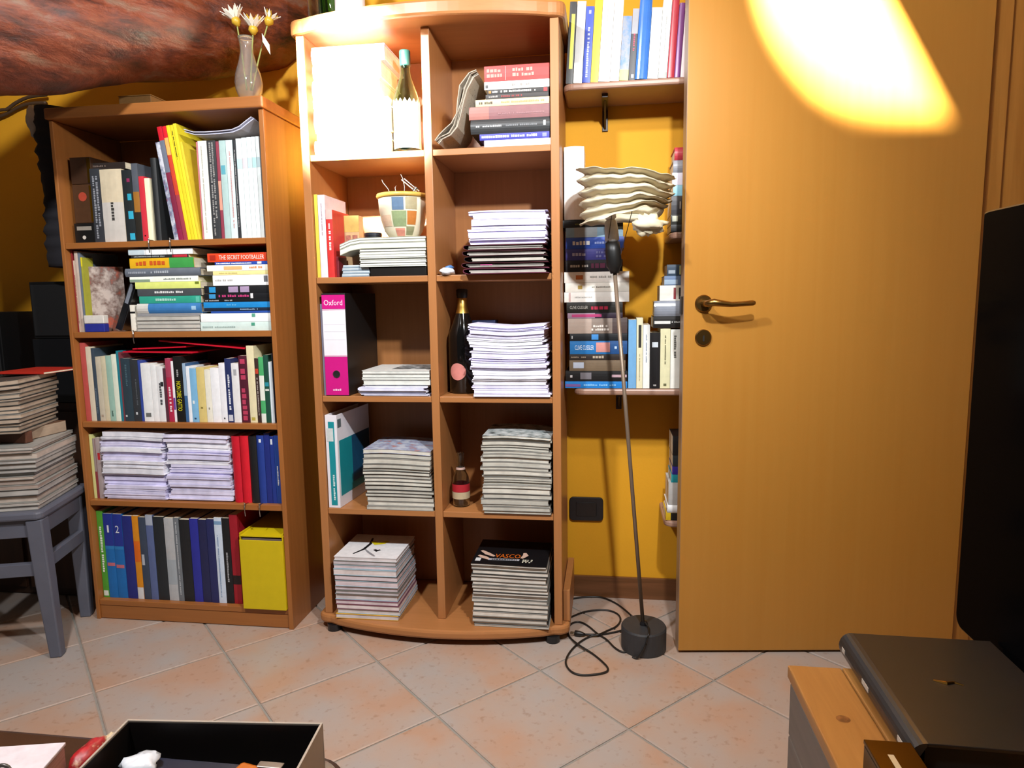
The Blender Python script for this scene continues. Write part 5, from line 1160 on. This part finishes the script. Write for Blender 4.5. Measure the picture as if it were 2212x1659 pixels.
cable([PY(u, v, 2.272) for u, v in ((-60, 275), (0, 252), (20, 243), (40, 232), (64, 224), (100, 222))], 'lower brown cable sagging on the yellow wall')

# ================================================================== CHAIR WITH MAGAZINES
ch = empty('wooden_stool', (-1.64, 1.70, 0), R(18)); tag(ch, 'dark grey painted wooden stool piled with magazines', 'stool')
GP = paint('#5a5c68', .5, .10, 12)
W_, D_ = .40, .27   # right front leg at the origin, chair extends to -x and +y
def leg(x, y, splay, top):
    mb = MB(); s0, s1 = .022, .016
    vs = []
    for zz_, s_, dx in ((0, s1, splay), (top*.55, s0*.95, splay*.4), (top, s0, 0)): vs += [(x+dx-s_, y-s_, zz_), (x+dx+s_, y-s_, zz_), (x+dx+s_, y+s_, zz_), (x+dx-s_, y+s_, zz_)]
    fs = [(4*k+j, 4*k+(j+1) % 4, 4*k+4+(j+1) % 4, 4*k+4+j) for k in range(2) for j in range(4)]+[(3, 2, 1, 0), (8, 9, 10, 11)]
    mb.add(vs, fs); obj('leg', mb, GP, ch, bevel=.004)
leg(0, 0, .018, .425); leg(-W_, 0, -.018, .425); leg(0-.01, D_, .0, .425); leg(-W_+.01, D_, .0, .425)
obj('seat', MB().prism([(x-W_/2, y+D_/2) for x, y in rrect(W_+.05, D_+.055, .02)], .4255, .449), GP, ch, bevel=.006)
dbox('apron', (-W_+.023, -.023, -.012, .012, .372, .425), GP, ch); dbox('apron', (-.012, .010, .023, D_-.023, .372, .425), GP, ch)
dbox('stretcher', (-W_+.022, -.018, -.012, .010, .255, .292), GP, ch); dbox('stretcher', (-.010, .012, .022, D_-.022, .265, .302), GP, ch)
MGC = [pages('#a9a5a0'), pages('#b3aca4'), pages('#a08f84'), pages('#b8a99c')]
def rotate_about(objs, piv, ang):
    for o in objs:
        for v in o.data.vertices:
            x, y = v.co.x-piv[0], v.co.y-piv[1]; v.co.x = piv[0]+x*math.cos(ang)-y*math.sin(ang); v.co.y = piv[1]+x*math.sin(ang)+y*math.cos(ang)
xc = -1.628; z0_ = .4495
lo_ = sheet_pile(xc-.23, xc, 1.70, 1.965, z0_, .632, 14, 'magazine', 'magazine with beige page edges, %s in the lower pile on the stool', 'magazine', 'magazines in the lower pile on the stool', MGC, MC, .006, seed=101)
rotate_about(lo_, (xc, 1.70), R(19))
bx = simple_box('carton', (-1.86, -1.682, 1.735, 1.76, .6372, .671), paint('#5a3320', .6), 'flat brown box at the front between the two magazine piles', 'carton')
tag(make_book((-1.88, 1.775, .6372), .034, .165, .15, '#6b4a36', flat=True, page='#a8927c', name='book'), 'thick brown book carrying the upper magazine pile on the stool', 'book')
up_ = sheet_pile(xc-.25, xc-.038, 1.72, 1.955, .6718, .815, 13, 'magazine', 'magazine with tan page edges, %s in the upper pile on the stool', 'magazine', 'magazines in the upper pile on the stool', [pages('#a89684'), pages('#b3a08c'), pages('#9c8a78')], MC, .005, .012, seed=102, wave=lambda q: q*q, skew=.014)
rotate_about(up_, (xc, 1.70), R(19))
zq = max(v.co.z for v in up_[-1].data.vertices)
o = make_book((-1.85, 1.82, zq+.0012), .006, .17, .16, '#b82a1c', flat=True); tag(o, 'thin red booklet on top of the upper magazine pile', 'booklet')

# ================================================================== TELEVISION AND PINE CHEST
TX = .632; tv = empty('television', (TX, .70, .4205)); tag(tv, 'large black flat-screen television turned side-on beside the door', 'television')
Y0, Y1_ = .02-.70, 1.285-.70; th_ = 1.171-.4205
def tv_poly(r, gr=0):
    a, b, c, d = Y0+gr, Y1_-gr, .012+gr, th_-gr; out = []
    for cx, cy, st in ((b-r, d-r*.15, 0), (a+r, d-r*.15, 90), (a+r, c+r, 180), (b-r, c+r, 270)):
        rr = r
        for k in range(6):
            t = R(st+18*k); out.append((cx+rr*math.cos(t), cy+(rr*.15 if st < 180 else rr)*math.sin(t)))
    return out
obj('bezel', MB().prism(tv_poly(.022), .0, .010, axis='x'), metal('#8c8e90', .25), tv)
obj('screen', MB().prism(tv_poly(.021, .0025), -.0012, -.0001, axis='x'), paint('#050506', .14, .02, 10, 0, .05), tv)
bpy.data.objects['screen'].data.materials[0].node_tree.nodes['Principled BSDF'].inputs['IOR'].default_value = 1.18
obj('rear_shell', MB().prism(tv_poly(.02, .03), .0102, .05, axis='x'), paint('#141416', .5), tv, bevel=.006)
for yy in (-.45, .33): dbox('stand_foot', (.0, .16, yy, yy+.035, 0, .0115), BLK, tv)
pc = empty('pine_chest', (.30, 1.13, 0)); tag(pc, 'low slatted chest with grey sides and pine plank top under the television', 'chest')
GS = wood('#5e564f', '#6a615a', (3, 3, 50), .6, .3, 'grey_stain'); 
def pine():
    mt, nt, b = _new('knotty_pine'); f = noise(nt, (30, 2.2, 30), 5, .6, 'Object', .9); g = noise(nt, (14, 9, 14), 2, .5, 'Object')
    c1 = ramp(nt, f, [(.3, hexc('#86592a')), (.7, hexc('#a1733c'))]); c2 = ramp(nt, g, [(.22, (.25, .13, .06)), (.32, (1, 1, 1))])
    mx = N(nt, 'ShaderNodeMixRGB', blend_type='MULTIPLY'); mx.inputs[0].default_value = .8; nt.links.new(c1, mx.inputs[1]); nt.links.new(c2, mx.inputs[2])
    nt.links.new(mx.outputs[0], b.inputs['Base Color']); b.inputs['Roughness'].default_value = .42; return mt
PINE = pine()
for k, (a, b) in enumerate(((0, .085), (.0862, .122), (.1232, .21), (.2112, .33), (.3312, .45), (.4512, .58))): dbox('top_plank', (a, b, -1.05, 0, .397+.0008*(k % 2), .419+.0008*(k % 2)), PINE, pc, .0025)
for k in range(4): dbox('side_board', (.002, .020, -1.04, -.012, .02+.094*k, .02+.094*k+.0915), GS, pc, .002)
for k in range(4): dbox('back_board', (.021, .56, -.030, -.012, .02+.094*k, .02+.094*k+.0915), GS, pc, .002)
for k in range(4): dbox('side_board', (.561, .578, -1.04, -.012, .02+.094*k, .02+.094*k+.0915), GS, pc, .002)
for x, y in ((.021, -.06), (.53, -.06), (.021, -1.03), (.53, -1.03)): dbox('corner_post', (x, x+.03, y, y+.029, 0, .3965), GS, pc)
kn = MB(); kn.add([(.042+.010*math.cos(2*math.pi*k/16), -.145+.009*math.sin(2*math.pi*k/16), .4193) for k in range(16)], [tuple(range(16))]); obj('knot', kn, mottle('#5a3418', '#7a4c26', '#8a5a30', 90), pc, fix=False)
# large black album
al = empty('photo_album', (.392, .872, .4205), R(-1)); tag(al, 'large black album with rounded spine and small gold emblem on the pine chest', 'album')
AB = paint('#1b1a1a', .38, .06, 40); AW, AL_, AT = .228, .292, .044
dbox('back_cover', (.012, AW, 0, AL_, 0, .005), AB, al, .001); cv = dbox('front_cover', (.014, AW, 0, AL_, AT-.005, AT), AB, al, .001)
sp_ = MB()
pts = [(.016*0+.014-.020*math.cos(R(a)), AT/2+AT/2*math.sin(R(a))) for a in range(-90, 91, 15)]+[(.014, AT-.004), (.004, AT/2), (.014, .004)]
sp_.prism(pts, 0, AL_, axis='y'); sn = obj('spine', sp_, paint('#232527', .3, .05, 40), al)
for k in sn.data.polygons: pass
dbox('page_block', (.013, AW-.006, .004, AL_-.004, .0052, AT-.0052), paint('#171514', .7), al, 0)
for y_ in (.012, .15, .26): dbox('spine_mark', (-.0066, -.0058, y_, y_+(.028 if y_ != .26 else .014), AT*.45, AT*.62), paint('#b8b4ac', .4), sn, 0)
obj('gold_emblem', (lambda mb: (mb.tube([(.085, .155, AT+.0006), (.10, .148, AT+.0006), (.112, .152, AT+.0006), (.122, .146, AT+.0006)], [.0012, .003, .002, .001], 6), mb)[1])(MB()), metal('#b08238', .3), cv)
nb = simple_box('gift_box', (.327, .383, .60, .866, .4205, .462), paint('#16140f', .25), 'small glossy black box with a white mark on the pine chest', 'box')
dbox('lid', (-.0005, .0565, -.0005, .2665, .0417, .0475), metal('#5a4520', .22), nb, .001)  # black lid tinted gold to stand in for the door's reflection
dbox('white_mark', (.018, .025, .205, .238, .0476, .048), paint('#b8a888', .5), nb, 0)

# ================================================================== FOREGROUND TABLE
TZ = .42
tbm = wood('#2e1c12', '#3b2518', (3, 40, 40), .35, .4, 'dark_table_wood')
tt = empty('coffee_table', (-.80, .50, 0)); tag(tt, 'dark brown low table with rounded corners in front of the bookcases', 'table')
obj('table_top', MB().prism([(x, y) for x, y in rrect(.93, .64, .06, 8)], TZ-.032, TZ), tbm, tt, bevel=.010)
for x, y in ((-.40, .26), (.40, .26), (-.40, -.26), (.40, -.26)): obj('leg', MB().lathe([(0, 0), (.018, 0), (.025, TZ-.033), (0, TZ-.033)], 18, (x, y, 0)), tbm, tt)
bo = empty('tray_box', (-.603, .536, TZ+.0005), R(5)); tag(bo, 'open grey cardboard box with dark lining on the dark table', 'box')
EXT, INT = paint('#a89e92', .6, .06, 30), paint('#1f1b1a', .35, .05, 30)
w_, d_, h_ = .260, .215, .079
dbox('base', (0, w_, 0, d_, 0, .003), INT, bo, 0)
for nm, b in (('wall_panel', (0, w_, d_-.003, d_, .0031, h_)), ('wall_panel', (0, w_, 0, .003, .0031, h_)), ('wall_panel', (0, .003, .0031, d_-.0031, .0031, h_)), ('wall_panel', (w_-.003, w_, .0031, d_-.0031, .0031, h_))): dbox(nm, b, EXT, bo, .0006)
dbox('lining', (.0035, w_-.0035, d_-.0042, d_-.0033, .0035, h_-.002), INT, bo, 0); dbox('lining', (.0033, .0042, .004, d_-.0045, .0035, h_-.002), INT, bo, 0); dbox('lining', (w_-.0042, w_-.0033, .004, d_-.0045, .0035, h_-.002), INT, bo, 0)
def inbox(u, v, zz_): p = PZ(u, v, zz_); return p
bk = simple_box('carton', (-.593, -.385, .575, .722, TZ+.0045, TZ+.047), paint('#1d2130', .35), 'dark blue carton filling the open grey box', 'carton', bevel=.003)
dbox('carton_lid', (-.001, .209, -.001, .148, .0427, .0455), paint('#232838', .3), bk, .001)
p = inbox(245, 1652, .452)
lump('plastic_bag', .022, .022, .010, paint('#dfe8f2', .12), None, (-.566, .695, TZ+.0508), .45, 6, 20, 12)
tag(bpy.data.objects['plastic_bag'], 'crumpled shiny white plastic wrapper in the open grey box', 'wrapper')
pk = empty('snack_pack', (-.452, .665, TZ+.0508), R(-12)); tag(pk, 'small orange and white packet in the open grey box', 'packet')
dbox('orange_end', (0, .03, 0, .05, 0, .012), paint('#b8641c', .3), pk, .004); dbox('white_end', (.0302, .055, 0, .05, 0, .009), paint('#d0c8c0', .35), pk, .004)
gk = empty('metal_bracket', (-.403, .712, TZ+.0508)); tag(gk, 'small grey metal bracket standing in the corner of the open grey box', 'bracket')
dbox('upright', (-.012, .012, 0, .003, 0, .010), metal('#6b6866', .4), gk); dbox('flange', (-.016, .016, -.008, .003, .0102, .013), metal('#8a8684', .4), gk)
# white book and red pouch
bkx = empty('note_pad', (-.7204, .618, TZ+.0005), R(13)); tag(bkx, 'thick white covered pad with reddish page edges on the dark table', 'pad')
dbox('cover', (-.145, .040, -.10, .118, .0405, .045), paint('#d8d2da', .5), bkx, .001); dbox('pages', (-.144, .038, -.10, .1165, .004, .0402), pages('#b08a84'), bkx, 0); dbox('back_cover', (-.145, .040, -.10, .118, 0, .0038), paint('#8a4a40', .5), bkx, .001)
rp = empty('red_pouch', (-.697, .765, TZ+.0005)); tag(rp, 'small red patterned pouch between the white pad and the grey box', 'pouch')
lump('pouch_body', .016, .032, .015, mottle('#b01c24', '#8a1018', '#c8a080', 45), rp, (0, 0, 0), .25, 9)
lump('cream_tip', .008, .010, .008, paint('#c8b898', .6), rp, (.006, .032, .006), .3, 2)
gm = empty('ring', (-.722, .655, TZ+.0458), 0, rot=(R(62), 0, R(20))); tag(gm, 'dark rounded ring lying on the white pad', 'ring')
mb = MB(); ring = [(.011*math.cos(2*math.pi*k/24), .011*math.sin(2*math.pi*k/24)+.0125, 0) for k in range(25)]; mb.tube(ring, .0024, 8, cap=False); obj('band', mb, paint('#3a3632', .3), gm, smooth=True)
